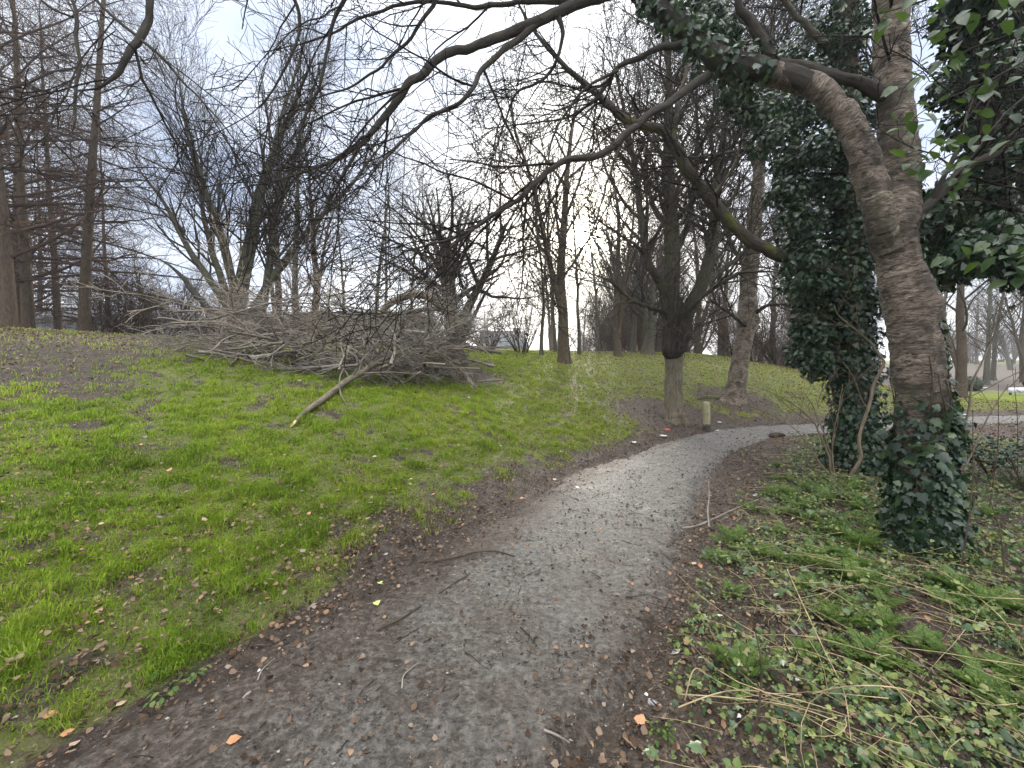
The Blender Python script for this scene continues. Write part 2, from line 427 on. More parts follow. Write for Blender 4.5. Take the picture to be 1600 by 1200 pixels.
def hit(px, py):
    """where the line of sight of a photo pixel meets the ground"""
    D = np.concatenate([np.linspace(1.2, 30, 2400), np.linspace(30, 140, 800)]); X = (px - 800) / F * D
    z = EYE - (py - HOR) / F * D; g = ground_z(X, D); i = np.argmax(g >= z) if (g >= z).any() else len(D) - 1
    return np.array([X[i], D[i], g[i]])
def grassiness(x, y, s=None):
    """0 = bare mud or litter, 1 = full turf"""
    s = sdist(x, y).reshape(x.shape) if s is None else s
    e = s - HW
    n = fbm(x * .9, y * .9, 4, 41); n2 = fbm(x * 3.2, y * 3.2, 3, 43)
    wide = .10 + .95 * sstep(2.2, 4.4, y)                       # the mud verge widens up the path
    g = sstep(.0, 1.0, (e + .06 - .06 * sstep(2, 4, y)) / wide + (n2 - .5) * 1.1 + (n - .5) * .5)
    g = g * (1 - .5 * sstep(.60, .76, n)) * (1 - .7 * sstep(.58, .70, n2))
    left = sstep(-5.2, -8.0, x + .25 * (y - 9) + 2.6 * (n - .5)) * sstep(4.3, 5.8, y + 1.5 * (n2 - .5))
    g = g * (1 - .93 * left)
    for tx, ty, tr in BARE: g = g * sstep(.35 * tr, tr, np.hypot(x - tx, (y - ty)) + (n2 - .5) * tr * .7)
    g = np.where(s < 0, .9 * sstep(3.5, 6.5, -s + (n - .5) * 2) * sstep(9.5, 12, x), g)
    far = (y > 24) & (x > 18)
    g = np.where(far, sstep(.0, .2, np.abs(y - 46) / 46 - .42 + (n - .5) * .2) , g)
    return np.clip(g, 0, 1)
BARE = [(4.35, 10.4, 2.6), (7.5, 13.0, 2.0), (5.4, 10.6, 1.8), (-3.5, 11.3, 2.0), (-6.0, 12.0, 1.6), (-1.2, 11.3, 1.5)]

def mixf(nt, f, a, b):
    n = N_(nt, 'ShaderNodeMix', data_type='FLOAT')
    for i, v in enumerate((f, a, b)): nt.links.new(v, n.inputs[(0, 2, 3)[i]])
    return n.outputs[0]
def mixv(nt, pos):
    w = N_(nt, 'ShaderNodeTexNoise'); w.inputs['Scale'].default_value = 30; nt.links.new(pos, w.inputs['Vector'])
    a = N_(nt, 'ShaderNodeVectorMath', operation='MULTIPLY_ADD'); nt.links.new(w.outputs['Color'], a.inputs[0]); a.inputs[1].default_value = (.05, .05, .05); nt.links.new(pos, a.inputs[2])
    return mapping(nt, a.outputs[0], (48, 95, 60))
def ground_mat():
    m, nt, b = mat('ground_soil_and_turf'); g = N_(nt, 'ShaderNodeNewGeometry'); pos = g.outputs['Position']
    gr = attr(nt, 'turf'); rd = attr(nt, 'rnd')
    n1 = noise(nt, pos, 9, 8, .65); n2 = noise(nt, pos, 55, 6, .7); n3 = noise(nt, pos, 1.1, 4)
    mud = ramp(nt, n1, [(.3, (.022, .017, .014)), (.52, (.058, .045, .037)), (.7, (.125, .102, .086))])
    lit = N_(nt, 'ShaderNodeTexVoronoi'); lit.inputs['Scale'].default_value = 1; nt.links.new(mixv(nt, pos), lit.inputs['Vector'])
    sepc = N_(nt, 'ShaderNodeSeparateColor'); nt.links.new(lit.outputs['Color'], sepc.inputs[0])
    flakes = ramp(nt, sepc.outputs[0], [(0, (.03, .022, .018)), (.5, (.10, .07, .05)), (.9, (.19, .14, .10)), (1, (.28, .22, .17))])
    mud = mixc(nt, mrange(nt, math2(nt, 'MULTIPLY', sepc.outputs[1], math2(nt, 'ADD', rd, .0)), .3, .75, 0, .8), mud, flakes)
    turf = ramp(nt, n2, [(.32, (.040, .045, .016)), (.5, (.10, .125, .030)), (.68, (.20, .21, .07))])
    turf = mixc(nt, mrange(nt, n3, .35, .65, 0, .55), turf, (.15, .145, .05))
    f = mrange(nt, math2(nt, 'ADD', gr, math2(nt, 'MULTIPLY', math2(nt, 'SUBTRACT', n1, .5), .9)), .28, .6, 0, 1)
    nt.links.new(mixc(nt, f, mud, turf), b.inputs['Base Color'])
    nt.links.new(mrange(nt, n1, .3, .7, .5, .9), b.inputs['Roughness'])
    bump(nt, b, math2(nt, 'ADD', n2, n1), .9, .05)
    return m
def axis(lo, hi, fine0, fine1, step, grow_=1.09):
    a = list(np.arange(fine0, fine1, step)); s = step
    while a[-1] < hi: s = min(s * grow_, 40); a.append(a[-1] + s)
    s = step; pre = []
    x = fine0
    while x > lo: s = min(s * grow_, 40); x -= s; pre.append(x)
    return np.array(pre[::-1] + a)
def build_ground():
    xs = axis(-420, 420, -5.5, 6.5, .055, 1.035); ys = axis(-60, 620, .8, 7.5, .05, 1.03)
    X, Y = np.meshgrid(xs, ys); s = sdist(X, Y).reshape(X.shape)
    Z = ground_z(X, Y, s) - .07 * (1 - sstep(HW - .28, HW - .02, np.abs(s)))
    clod = np.exp(-np.hypot(X, Y) / 7) * (1 - grassiness(X, Y, s)) * sstep(HW - .1, HW + .1, np.abs(s))
    Z += clod * (.05 * (fbm(X * 11, Y * 11, 3, 61) - .5))
    nx = len(xs); i = np.arange(len(ys) - 1)[:, None] * nx + np.arange(nx - 1)[None]
    Q = np.stack([i, i + 1, i + 1 + nx, i + nx], -1).reshape(-1, 4)
    lit = np.where(s < 0, .85, .6) + .4 * (fbm(X * .6, Y * .6, 3, 71) - .4)
    me = mesh_from('ground', np.stack([X, Y, Z], -1).reshape(-1, 3), Q, None, {'turf': grassiness(X, Y, s).ravel(), 'rnd': np.clip(lit, 0, 1).ravel()})
    tag(ob('ground', me, ground_mat()), kind='structure')
build_ground()

def path_mat():
    m, nt, b = mat('wet_worn_path'); g = N_(nt, 'ShaderNodeNewGeometry'); pos = g.outputs['Position']
    mid = attr(nt, 'rnd')
    n1 = noise(nt, pos, 2.3, 6, .6); n2 = noise(nt, pos, 24, 8, .72); n3 = noise(nt, pos, 120, 4, .7)
    grey = ramp(nt, n2, [(.32, (.060, .056, .050)), (.5, (.165, .157, .144)), (.66, (.30, .29, .27))])
    brown = ramp(nt, n2, [(.32, (.030, .023, .018)), (.5, (.09, .071, .058)), (.66, (.19, .16, .135))])
    f = mrange(nt, math2(nt, 'ADD', mid, math2(nt, 'MULTIPLY', math2(nt, 'SUBTRACT', n1, .5), 1.1)), .18, .58, 0, 1)
    c = mixc(nt, f, brown, grey)
    v = N_(nt, 'ShaderNodeTexVoronoi'); v.inputs['Scale'].default_value = 1; nt.links.new(mixv(nt, pos), v.inputs['Vector'])
    sp = N_(nt, 'ShaderNodeSeparateColor'); nt.links.new(v.outputs['Color'], sp.inputs[0])
    c = mixc(nt, mrange(nt, sp.outputs[0], .70, .9, 0, .55), c, (.024, .019, .016))
    c = mixc(nt, mrange(nt, sp.outputs[1], .90, .96, 0, .35), c, (.22, .20, .18))
    nt.links.new(c, b.inputs['Base Color']); nt.links.new(mixf(nt, mrange(nt, noise(nt, pos, 1.7, 4, .6), .54, .66), mrange(nt, n2, .3, .7, .42, .8), mrange(nt, n2, .3, .7, .20, .5)), b.inputs['Roughness'])
    b.inputs['Specular IOR Level'].default_value = .3
    h = math2(nt, 'ADD', n2, math2(nt, 'MULTIPLY', n3, .45)); bump(nt, b, h, 1.0, .05)
    return m
def build_path():
    C = spline(PATHC, 900); T = unit(np.gradient(C, axis=0)); Nn = np.stack([-T[:, 1], T[:, 0]], 1)
    keep = (C[:, 1] > -6) & (C[:, 0] < 60); C, Nn = C[keep], Nn[keep]
    u = np.linspace(-1, 1, 61); wl = (HW + .04) * path_w(C[:, 1])[:, None]
    X = C[:, None, 0] + Nn[:, None, 0] * u[None] * wl; Y = C[:, None, 1] + Nn[:, None, 1] * u[None] * wl
    e = edge(X, Y); U = np.abs(u)[None] * (HW + .04)
    z = height(X, Y) + micro(X, Y) * .25
    fade = np.exp(-np.hypot(X, Y) / 9)
    z = z + .012 + fade * (.05 * (fbm(X * 5, Y * 5, 4, 81) - .5) + .022 * (fbm(X * 21, Y * 21, 3, 82) - .5))
    z = z - .09 * sstep(HW - .26 + e, HW + .0 + e, U)
    n = len(u); i = np.arange(len(C) - 1)[:, None] * n + np.arange(n - 1)[None]
    Q = np.stack([i, i + n, i + n + 1, i + 1], -1).reshape(-1, 4)[:, ::-1]
    mid = 1 - sstep(.25, .95, np.abs(u + .18)[None] + 0 * X); mid = np.clip(.10 + .75 * mid * (.35 + .65 * sstep(1.4, 6, Y)) + .25 * sstep(5, 9, Y), 0, 1)
    me = mesh_from('path', np.stack([X, Y, z], -1).reshape(-1, 3), Q, None, {'rnd': mid.ravel()})
    tag(ob('path', me, path_mat()), kind='structure')
build_path()

# ------------------------------------------------------------------ grass, litter and ground cover (nobody could count these)
def sector(n_near, r0, r1, rc, power, a0=-64, a1=64):
    """points on the ground, dense near the camera and thinning with distance"""
    r = np.linspace(r0, r1, 4000); rho = n_near * np.minimum(1, (rc / r) ** power); w = rho * r
    tot = w.sum() * (r[1] - r[0]) * R(a1 - a0); n = int(tot)
    rr = np.interp(rng.random(n), np.cumsum(w) / w.sum(), r); th = R(a0) + rng.random(n) * R(a1 - a0)
    return rr * np.sin(th), rr * np.cos(th), rr
def build_grass():
    x, y, r = sector(9000, 1.25, 34, 4.0, 1.75)
    s = sdist(x, y); k = np.abs(s) > HW + .02
    x, y, r, s = x[k], y[k], r[k], s[k]
    g = grassiness(x, y, s); cl = fbm(x * 6.5, y * 6.5, 3, 51)
    k = rng.random(len(x)) < g * (.42 + 1.0 * sstep(.36, .62, cl)); x, y, r, s, g, cl = x[k], y[k], r[k], s[k], g[k], cl[k]
    n = len(x); z = ground_z(x, y, s) - .006
    big = fbm(x * .55, y * .55, 3, 52)
    h = (.034 + .055 * sstep(.35, .7, cl) + .035 * rng.random(n) ** 2) * (.75 + .5 * big) * (.7 + .3 * g) * (1 + .55 * sstep(.60, .78, cl))
    h *= 1 - .48 * sstep(-3, 3, x - .2 * y)          # cropped shorter towards the trees
    w = .0021 * np.maximum(1, r / 3.2) ** .8 * (.7 + .6 * rng.random(n))
    az = rng.random(n) * 6.283; lean = .3 + .95 * rng.random(n) ** 1.1
    dx, dy = np.cos(az), np.sin(az); px, py = -dy, dx
    b = np.stack([x, y, z], 1); P = np.stack([px, py, 0 * px], 1); D = np.stack([dx, dy, 0 * dx], 1)
    m = b + D * (h * lean * .35)[:, None] + UP * (h * .62)[:, None]
    t = b + D * (h * lean)[:, None] + UP * (h * (1.0 - .45 * lean))[:, None]
    W = w[:, None]
    V = np.stack([b - P * W, b + P * W, m + P * W * .8, m - P * W * .8, t], 1).reshape(-1, 3)
    o = np.arange(n)[:, None] * 5
    med = fbm(x * 2.3, y * 2.3, 3, 53); dull = sstep(-2.5, 3.5, x + .9 * (med - .5) * 6 - .12 * (y - 6))
    rv = np.clip(.30 * rng.random(n) + .55 * (big - .30) + .75 * (med - .36), 0, .58)
    rv = np.where(rng.random(n) < dull * .62, .60 + .20 * rng.random(n), rv)
    rv = np.where(rng.random(n) < .05 + .06 * dull + .10 * sstep(.6, .2, g), .84 + .16 * rng.random(n), rv)
    me = mesh_from('grass', V, o + np.array([[0, 1, 2, 3]]), o + np.array([[3, 2, 4]]), {'rnd': np.repeat(rv, 5)})
    tag(ob('grass', me, M['grass']), kind='stuff')
    print('grass blades', n)
build_grass()

def flat_leaves(bag, leaf, x, y, size, lift=.012, tilt=.45, rnd=None, s=None):
    n = len(x); z = ground_z(x, y, s) + lift * (.4 + rng.random(n))
    nr = np.stack([rng.normal(0, tilt, n), rng.normal(0, tilt, n), np.ones(n)], 1); az = rng.random(n) * 6.283
    scatter(bag, leaf, np.stack([x, y, z], 1), nr, np.stack([np.cos(az), np.sin(az), 0 * az], 1), size, rnd)
def build_litter():
    b = Bag()
    x, y, r = sector(1400, 1.3, 26, 3.0, 1.2); s = sdist(x, y)
    e = s - HW; g = grassiness(x, y, s); n = fbm(x * 1.4, y * 1.4, 3, 91)
    p = np.where(s > 0, .48 + .4 * (1 - g) * sstep(-.1, .15, e) + 1.1 * sstep(-4.5, 1.0, x - .15 * y) * sstep(2.5, 5, y), np.where(s < -HW + .15, .95 - .3 * sstep(.5, .6, n), .0))
    p = np.where(np.abs(s) < HW - .05, .14 + .5 * sstep(.35, .8, np.abs(s)) ** 2, p)
    p = np.where(np.hypot(x + 3, (y - 8)) < 4.5, p * .5, p)
    k = rng.random(len(x)) < p * (.35 + 1.3 * n) * .8; x, y, r, s, g = x[k], y[k], r[k], s[k], g[k]
    sz = (.013 + .028 * rng.random(len(x)) ** 1.7) * np.maximum(1, r / 7) ** .5
    rv = np.clip(rng.random(len(x)) ** np.where(s > HW + .3, .95, 1.35), 0, 1)
    for i, lf in enumerate((leaf_oval(.35, .38), leaf_oval(-.3, .30), leaf_oval(.1, .45))):
        q = np.arange(len(x)) % 3 == i
        flat_leaves(b, lf, x[q], y[q], sz[q], np.where(s[q] > HW + .1, .02 + .045 * g[q], .016), .45, rv[q], s[q])
    tag(ob('leaf_litter', b.mesh('leaf_litter'), M['dead_leaf']), kind='stuff')
    b = Bag(); paths = []
    x, y, r = sector(75, 1.3, 11, 3.5, 1.2); s = sdist(x, y); k = (np.abs(s) < HW + .45) | ((s < 0) & (s > -4.5))
    k &= rng.random(len(x)) < np.where(np.abs(s) < HW - .1, .30, .9); x, y = x[k], y[k]
    for a, c in zip(x, y):
        L = .04 + .16 * rng.random() ** 2; az = rng.random() * 6.28
        t = np.linspace(-.5, .5, 4); px = a + t * L * math.cos(az); py = c + t * L * math.sin(az) + rng.normal(0, .006, 4)
        paths.append((np.stack([px, py, ground_z(px, py) + .008 + rng.random() * .015], 1), np.linspace(.0028, .0012, 4) * (.6 + rng.random()), 0))
    tubes(b, paths, 3); tag(ob('twig_litter', b.mesh('twig_litter'), M['twig_ground']), kind='stuff')
build_litter()
def build_grit():
    """crumbs of soil, bark and leaf trodden into the path and its verges"""
    x, y, r = sector(1500, 1.3, 12, 2.2, 1.5); s = sdist(x, y); a = np.abs(s); k = a < HW + 1.0; x, y, s, a, r = x[k], y[k], s[k], a[k], r[k]
    k = rng.random(len(x)) < np.where(a < HW - .1, .30 + .5 * sstep(.3, .85, a) + .5 * sstep(.5, .65, fbm(x * 2.2, y * 2.2, 3, 131)), 1.0 - .6 * sstep(HW, HW + 1, a)); x, y, s, a, r = x[k], y[k], s[k], a[k], r[k]
    n = len(x); sz = (.003 + .008 * rng.random(n) ** 2.5) * np.maximum(1, r / 3) ** .5
    z = np.where(a < HW - .12, height(x, y) + micro(x, y) * .25 + .012, ground_z(x, y, s)) + sz * .2
    V = np.array([(1, 0, 0), (0, 1, 0), (-1, 0, 0), (0, -1, 0), (0, 0, .7), (0, 0, -.7)]); T = np.array([(0, 1, 4), (1, 2, 4), (2, 3, 4), (3, 0, 4), (1, 0, 5), (2, 1, 5), (3, 2, 5), (0, 3, 5)])
    az = rng.random(n) * 6.28; st = .5 + 1.3 * rng.random(n); ca, sa = np.cos(az), np.sin(az); J = V[None] * (1 + .35 * rng.normal(0, 1, (n, 6, 1))) * np.stack([st, .7 + 0 * st, .6 + .4 * rng.random(n)], 1)[:, None]
    W = np.stack([J[..., 0] * ca[:, None] - J[..., 1] * sa[:, None], J[..., 0] * sa[:, None] + J[..., 1] * ca[:, None], J[..., 2]], -1) * sz[:, None, None] + np.stack([x, y, z], 1)[:, None]
    b = Bag(); b.add(W.reshape(-1, 3), None, (T[None] + (np.arange(n) * 6)[:, None, None]).reshape(-1, 3), np.repeat(rng.random(n) ** 2.2, 6))
    print('grit', n); tag(ob('soil_crumbs', b.mesh('soil_crumbs', False), GRIT), kind='stuff')
def grit_mat():
    m, nt, b = mat('soil_crumb'); nt.links.new(ramp(nt, attr(nt, 'rnd'), [(0, (.030, .023, .019)), (.4, (.085, .066, .054)), (.8, (.17, .145, .12)), (1, (.34, .31, .27))]), b.inputs['Base Color']); b.inputs['Roughness'].default_value = .65; return m
GRIT = grit_mat()
build_grit()

CHX, CHY = 3.46, 3.27          # the near cherry's base
IVX, IVY_ = 5.15, 5.75         # the ivy covered tree's base
def build_cover():
    """low leaves of ground ivy, nettle and herb robert on the shaded side of the path"""
    b = Bag(); c = Bag()
    x, y, r = sector(4200, 1.3, 13, 3.0, 1.5, -20, 66); s = sdist(x, y); e = -s - HW
    n = fbm(x * 1.25, y * 1.25, 4, 101); n2 = fbm(x * 4.5, y * 4.5, 3, 102)
    p = sstep(.0, .9, e + (n - .5) * 1.6) * sstep(.36, .54, n2 * .55 + n * .5)
    k = (e > .02) & (rng.random(len(x)) < p * .95) & (np.hypot(x - CHX, y - CHY) > .2); x, y, r, s = x[k], y[k], r[k], s[k]
    sz = (.009 + .036 * rng.random(len(x)) ** 2.2) * np.maximum(1, r / 5) ** .5
    hgt = .015 + (.05 + .22 * sstep(.5, .72, fbm(x * 2.1, y * 2.1, 3, 103))) * rng.random(len(x)) ** 1.4
    q = rng.random(len(x)) < .30
    for bag, sel, lf in ((b, q, leaf_ivy()), (c, ~q, leaf_oval(.2, .40))):
        m = sel; z = ground_z(x[m], y[m], s[m]) + hgt[m] * (.6 if bag is b else 1); nn = m.sum()
        nr = np.stack([rng.normal(0, .8, nn), rng.normal(0, .8, nn) - .2, np.ones(nn)], 1); az = rng.random(nn) * 6.283
        scatter(bag, lf, np.stack([x[m], y[m], z], 1), nr, np.stack([np.cos(az), np.sin(az), 0 * az], 1), sz[m] * (1.25 if bag is b else .9))
    tag(ob('ground_ivy', b.mesh('ground_ivy'), M['ivy_ground']), kind='stuff')
    tag(ob('low_weeds', c.mesh('low_weeds'), M['weed']), kind='stuff')
    # straw: dead stalks lying every way among the leaves
    d = Bag(); paths = []
    x, y, r = sector(48, 1.3, 10, 2.6, 1.25, -12, 66); s = sdist(x, y); k = (s < -HW - .12); x, y = x[k], y[k]
    for a, cc in zip(x, y):
        L = .15 + .55 * rng.random() ** 1.7; az = rng.normal(2.5, 1.1); t = np.linspace(-.5, .5, 6)
        bow = rng.normal(0, .12) * L * (1 - 4 * t * t)
        px = a + t * L * math.cos(az) - bow * math.sin(az); py = cc + t * L * math.sin(az) + bow * math.cos(az)
        lift = .03 + .12 * rng.random() ** 2; paths.append((np.stack([px, py, ground_z(px, py) + lift + t * rng.normal(0, .12) * L], 1), np.linspace(.0026, .0010, 6) * (.5 + .7 * rng.random()), 0))
    tubes(d, paths, 3); tag(ob('dead_stalks', d.mesh('dead_stalks'), M['straw']), kind='stuff')
M['ivy_ground'] = leaf_mat('ground_ivy_leaf', [(0, (.028, .062, .024)), (.5, (.065, .125, .045)), (.85, (.13, .20, .08)), (1, (.26, .32, .15))], .35, .25, .5)
build_cover()

# ------------------------------------------------------------------ trees: kinds
SID = lambda lv: (12, 8, 5, 3, 3, 3)[lv]
def tree_kind(name, P, base, seed, stems=None, bark='bark_grey', twig='twig_grey', lump=.0):
    """grow one tree and return its two meshes: the trunk with its main stems, and the crown of branches and twigs"""
    rs = np.random.default_rng(seed); out = []
    if stems is None: grow(out, np.zeros(3), (0, 0, 1.), P[0]['L'], base, 0, P, rs)
    else:
        for (p, d, L, r) in stems: 
            Q = [dict(P[0], L=L)] + P[1:]
            grow(out, np.array(p, float), np.array(d, float) / np.linalg.norm(d), L, r, 0, Q, rs)
    tr = [(p, r, l) for p, r, l in out if l == 0]; cr = [(p, r, l) for p, r, l in out if l > 0]
    tr2 = []
    for p, r, l in tr:
        q = spline(np.column_stack([p, r]), 40); rr = np.maximum(q[:, 3], .01)
        if p[0][2] < .2: rr = rr * (1 + .55 * np.exp(-(q[:, 2]) / .28))
        tr2.append((q[:, :3], rr, 0))
    a = Bag(); tubes(a, tr2, SID); b = Bag(); tubes(b, cr, SID)
    return dict(name=name, trunk=a.mesh(name + '_trunk'), crown=b.mesh(name + '_crown'), bark=M[bark], twig=M[twig])
def plant_tree(kind, name, label, px, D, scale=1.0, rz=None, group='bare trees beyond the grass bank', cat='tree', sink=.12, x=None):
    X = (px - 800) / F * D if x is None else x
    rz = random.random() * 6.28 if rz is None else rz
    t = thing(name, label, cat, (X, D, gz(X, D) - sink), rz, group, scale)
    ob('trunk', kind['trunk'], kind['bark'], t); ob('crown', kind['crown'], kind['twig'], t)
    return t
def lv(n, L, k, ang, wob, up=0, **kw): return dict(n=n, L=L, k=k, ang=ang, wob=wob, up=up, **kw)

K = {}
# several steep stems from one stool, fine upswept twigs
K['vase'] = tree_kind('vase', [lv(14, 11, 0, 0, .055, .022, taper=.10), lv(9, 4.2, 17, 30, .08, .04, t0=.2, rr=.42, rmax=.05, cone=.55), lv(6, 1.7, 9, 32, .10, .05, t0=.2, rr=.5, rmin=.0055, rmax=.016), lv(4, .8, 5, 34, .12, .04, t0=.15, rr=.6, rmin=.0038)], .3, 3,
    [((0, 0, 0), (.02, 0, 1), 13, .30), ((.1, .05, .9), (-.80, .1, 1), 11.5, .19), ((0, .1, 1.3), (-.42, .3, 1), 11.5, .17), ((.1, 0, 1.1), (.55, -.15, 1), 11.5, .17), ((.45, .15, -.1), (.24, .05, 1), 12, .22), ((0, 0, 1.5), (.1, -.35, 1), 10, .15)], 'bark_grey', 'twig_grey')
K['fan'] = tree_kind('fan', [lv(14, 11, 0, 0, .05, .016, taper=.10), lv(9, 3.9, 19, 28, .07, .035, t0=.2, rr=.42, rmax=.05, cone=.55), lv(6, 1.6, 10, 30, .09, .04, t0=.2, rr=.5, rmin=.0055, rmax=.016), lv(4, .75, 5, 32, .11, .03, t0=.15, rr=.6, rmin=.0038)], .3, 13,
    [((0, 0, 0), (.03, 0, 1), 13, .33), ((.05, .05, .9), (-.95, .1, 1), 11.5, .18), ((0, .1, 1.1), (-.58, .2, 1), 12, .17), ((0, .0, 1.5), (-.26, .1, 1), 11.5, .15), ((.1, 0, 1.2), (.30, -.1, 1), 12, .16), ((.15, .1, .8), (.66, .1, 1), 11.5, .19), ((.45, .15, -.1), (.20, .05, 1), 12, .20), ((0, 0, 1.6), (.05, -.4, 1), 9, .12)], 'bark_pollard', 'twig_dark')
# heavy limbs sweeping out and down
K['sweep'] = tree_kind('sweep', [lv(16, 16, 0, 0, .02, .03, taper=.12), lv(12, 5.8, 46, 74, .085, -.004, t0=.14, rr=.42, rmax=.075, cone=.5), lv(6, 1.8, 13, 52, .14, -.012, t0=.15, rr=.5, rmin=.006, rmax=.016), lv(4, .6, 6, 48, .16, -.01, t0=.1, rr=.6, rmin=.0042)], .2, 16, None, 'bark_brown', 'twig_red')
K['tall'] = tree_kind('tall', [lv(16, 14.5, 0, 0, .03, .02, taper=.08), lv(7, 3.4, 36, 46, .09, .05, t0=.16, rr=.4, rmax=.035, cone=.55), lv(5, 1.4, 8, 40, .13, .03, t0=.2, rr=.5, rmin=.0055, rmax=.012), lv(4, .6, 4, 40, .14, .02, t0=.2, rr=.6, rmin=.004)], .21, 4)
K['tall2'] = tree_kind('tall2', [lv(16, 13, 0, 0, .05, .02, taper=.10), lv(8, 4.4, 22, 40, .11, .05, t0=.28, rr=.48, rmax=.06, cone=.5), lv(6, 1.7, 8, 42, .14, .02, t0=.2, rr=.5, rmin=.006, rmax=.015), lv(4, .65, 4, 42, .16, .0, t0=.2, rr=.6, rmin=.004)], .25, 5, [((0, 0, 0), (.05, 0, 1), 13, .25), ((0, 0, 1.6), (.35, .1, 1), 10, .15)], 'bark_brown')
# close-set, nearly level branches that droop and turn up at the tip
K['larch'] = tree_kind('larch', [lv(16, 18, 0, 0, .008, .03, taper=.12), lv(9, 4.6, 84, 88, .06, -.012, t0=.11, rr=.32, rmax=.045, cone=.55, bias=(0, 0, .05)), lv(5, 1.35, 15, 58, .12, -.012, t0=.12, rr=.45, rmin=.0055), lv(4, .42, 5, 55, .16, -.01, t0=.1, rr=.6, rmin=.0042)], .17, 6, None, 'bark_brown', 'twig_red')
K['round'] = tree_kind('round', [lv(10, 4.6, 0, 0, .05, .02, taper=.35), lv(8, 3.4, 13, 48, .12, .05, t0=.22, rr=.55, rmax=.10, cone=.3), lv(6, 1.6, 9, 46, .15, .02, t0=.2, rr=.5, rmin=.006, rmax=.02), lv(5, .8, 5, 46, .17, .01, t0=.15, rr=.6, rmin=.004)], .30, 8, [((0, 0, 0), (0, 0, 1), 4.6, .32), ((0, 0, 1.2), (-.25, .1, 1), 3.8, .2), ((.05, 0, 1.4), (.45, 0, 1), 4.2, .18)], 'bark_grey', 'twig_grey')
K['thin'] = tree_kind('thin', [lv(12, 9, 0, 0, .05, .02, taper=.10), lv(6, 2.2, 22, 42, .12, .04, t0=.2, rr=.5, rmax=.03, cone=.5), lv(5, .9, 8, 42, .15, .02, t0=.2, rr=.55, rmin=.007), lv(3, .4, 5, 42, .15, .0, t0=.2, rmin=.005)], .09, 9)
K['scrub'] = tree_kind('scrub', [lv(9, 3.6, 0, 0, .09, .02, taper=.15), lv(6, 1.5, 9, 40, .14, .03, t0=.1, rr=.5, rmin=.007, rmax=.02), lv(5, .7, 6, 42, .17, .01, t0=.15, rr=.6, rmin=.0052), lv(3, .35, 3, 42, .16, 0, t0=.2, rmin=.0045)], .05, 10,
    [((.25 * math.cos(i * 2.4), .25 * math.sin(i * 2.4), 0), (.5 * math.cos(i * 2.4), .5 * math.sin(i * 2.4), 1), 3.0 + .3 * (i % 4), .04) for i in range(11)], 'bark_brown', 'twig_red')

# ------------------------------------------------------------------ trees: where they stand
LARCH = 'dense bare trees at the left edge'
for px, D, s_, lab in ((14, 12.6, .95, 'bare tree with long sweeping limbs at the left edge of the picture'), (44, 15.5, 1.0, 'second sweeping-limbed bare tree from the left edge, behind the leaf strewn bank'),
                       (131, 14.6, 1.02, 'straight bare larch with long drooping branches, rightmost large one of the dense left stand'), (92, 20, 1.0, 'larch standing further back left of the straight larch'),
                       (-60, 16, 1.1, 'larch whose branches reach in from beyond the left edge'), (8, 24, 1.1, 'far sweeping-limbed tree seen through the branches at the left edge'), (62, 30, 1.1, 'farthest larch, deep in the left stand'), (172, 25, .9, 'far sweeping-limbed tree right of the straight larch'), (28, 19, 1.0, 'sweeping-limbed tree right behind the two at the left edge')):
    plant_tree(K['larch' if 'larch' in lab else 'sweep'], 'larch_tree' if 'larch' in lab else 'sweeping_tree', lab, px, D, s_, group=LARCH)
plant_tree(K['fan'], 'many_stemmed_tree', 'large bare tree with grey stems fanning out behind the left end of the brush heap', 372, 15.2, .92, 0.0, group=None)
plant_tree(K['tall2'], 'forked_tree', 'bare forked tree just right of the large fan-shaped one', 432, 19, .8, 2.2, group=None)
BANK = 'bare trees on the crest of the grass bank'
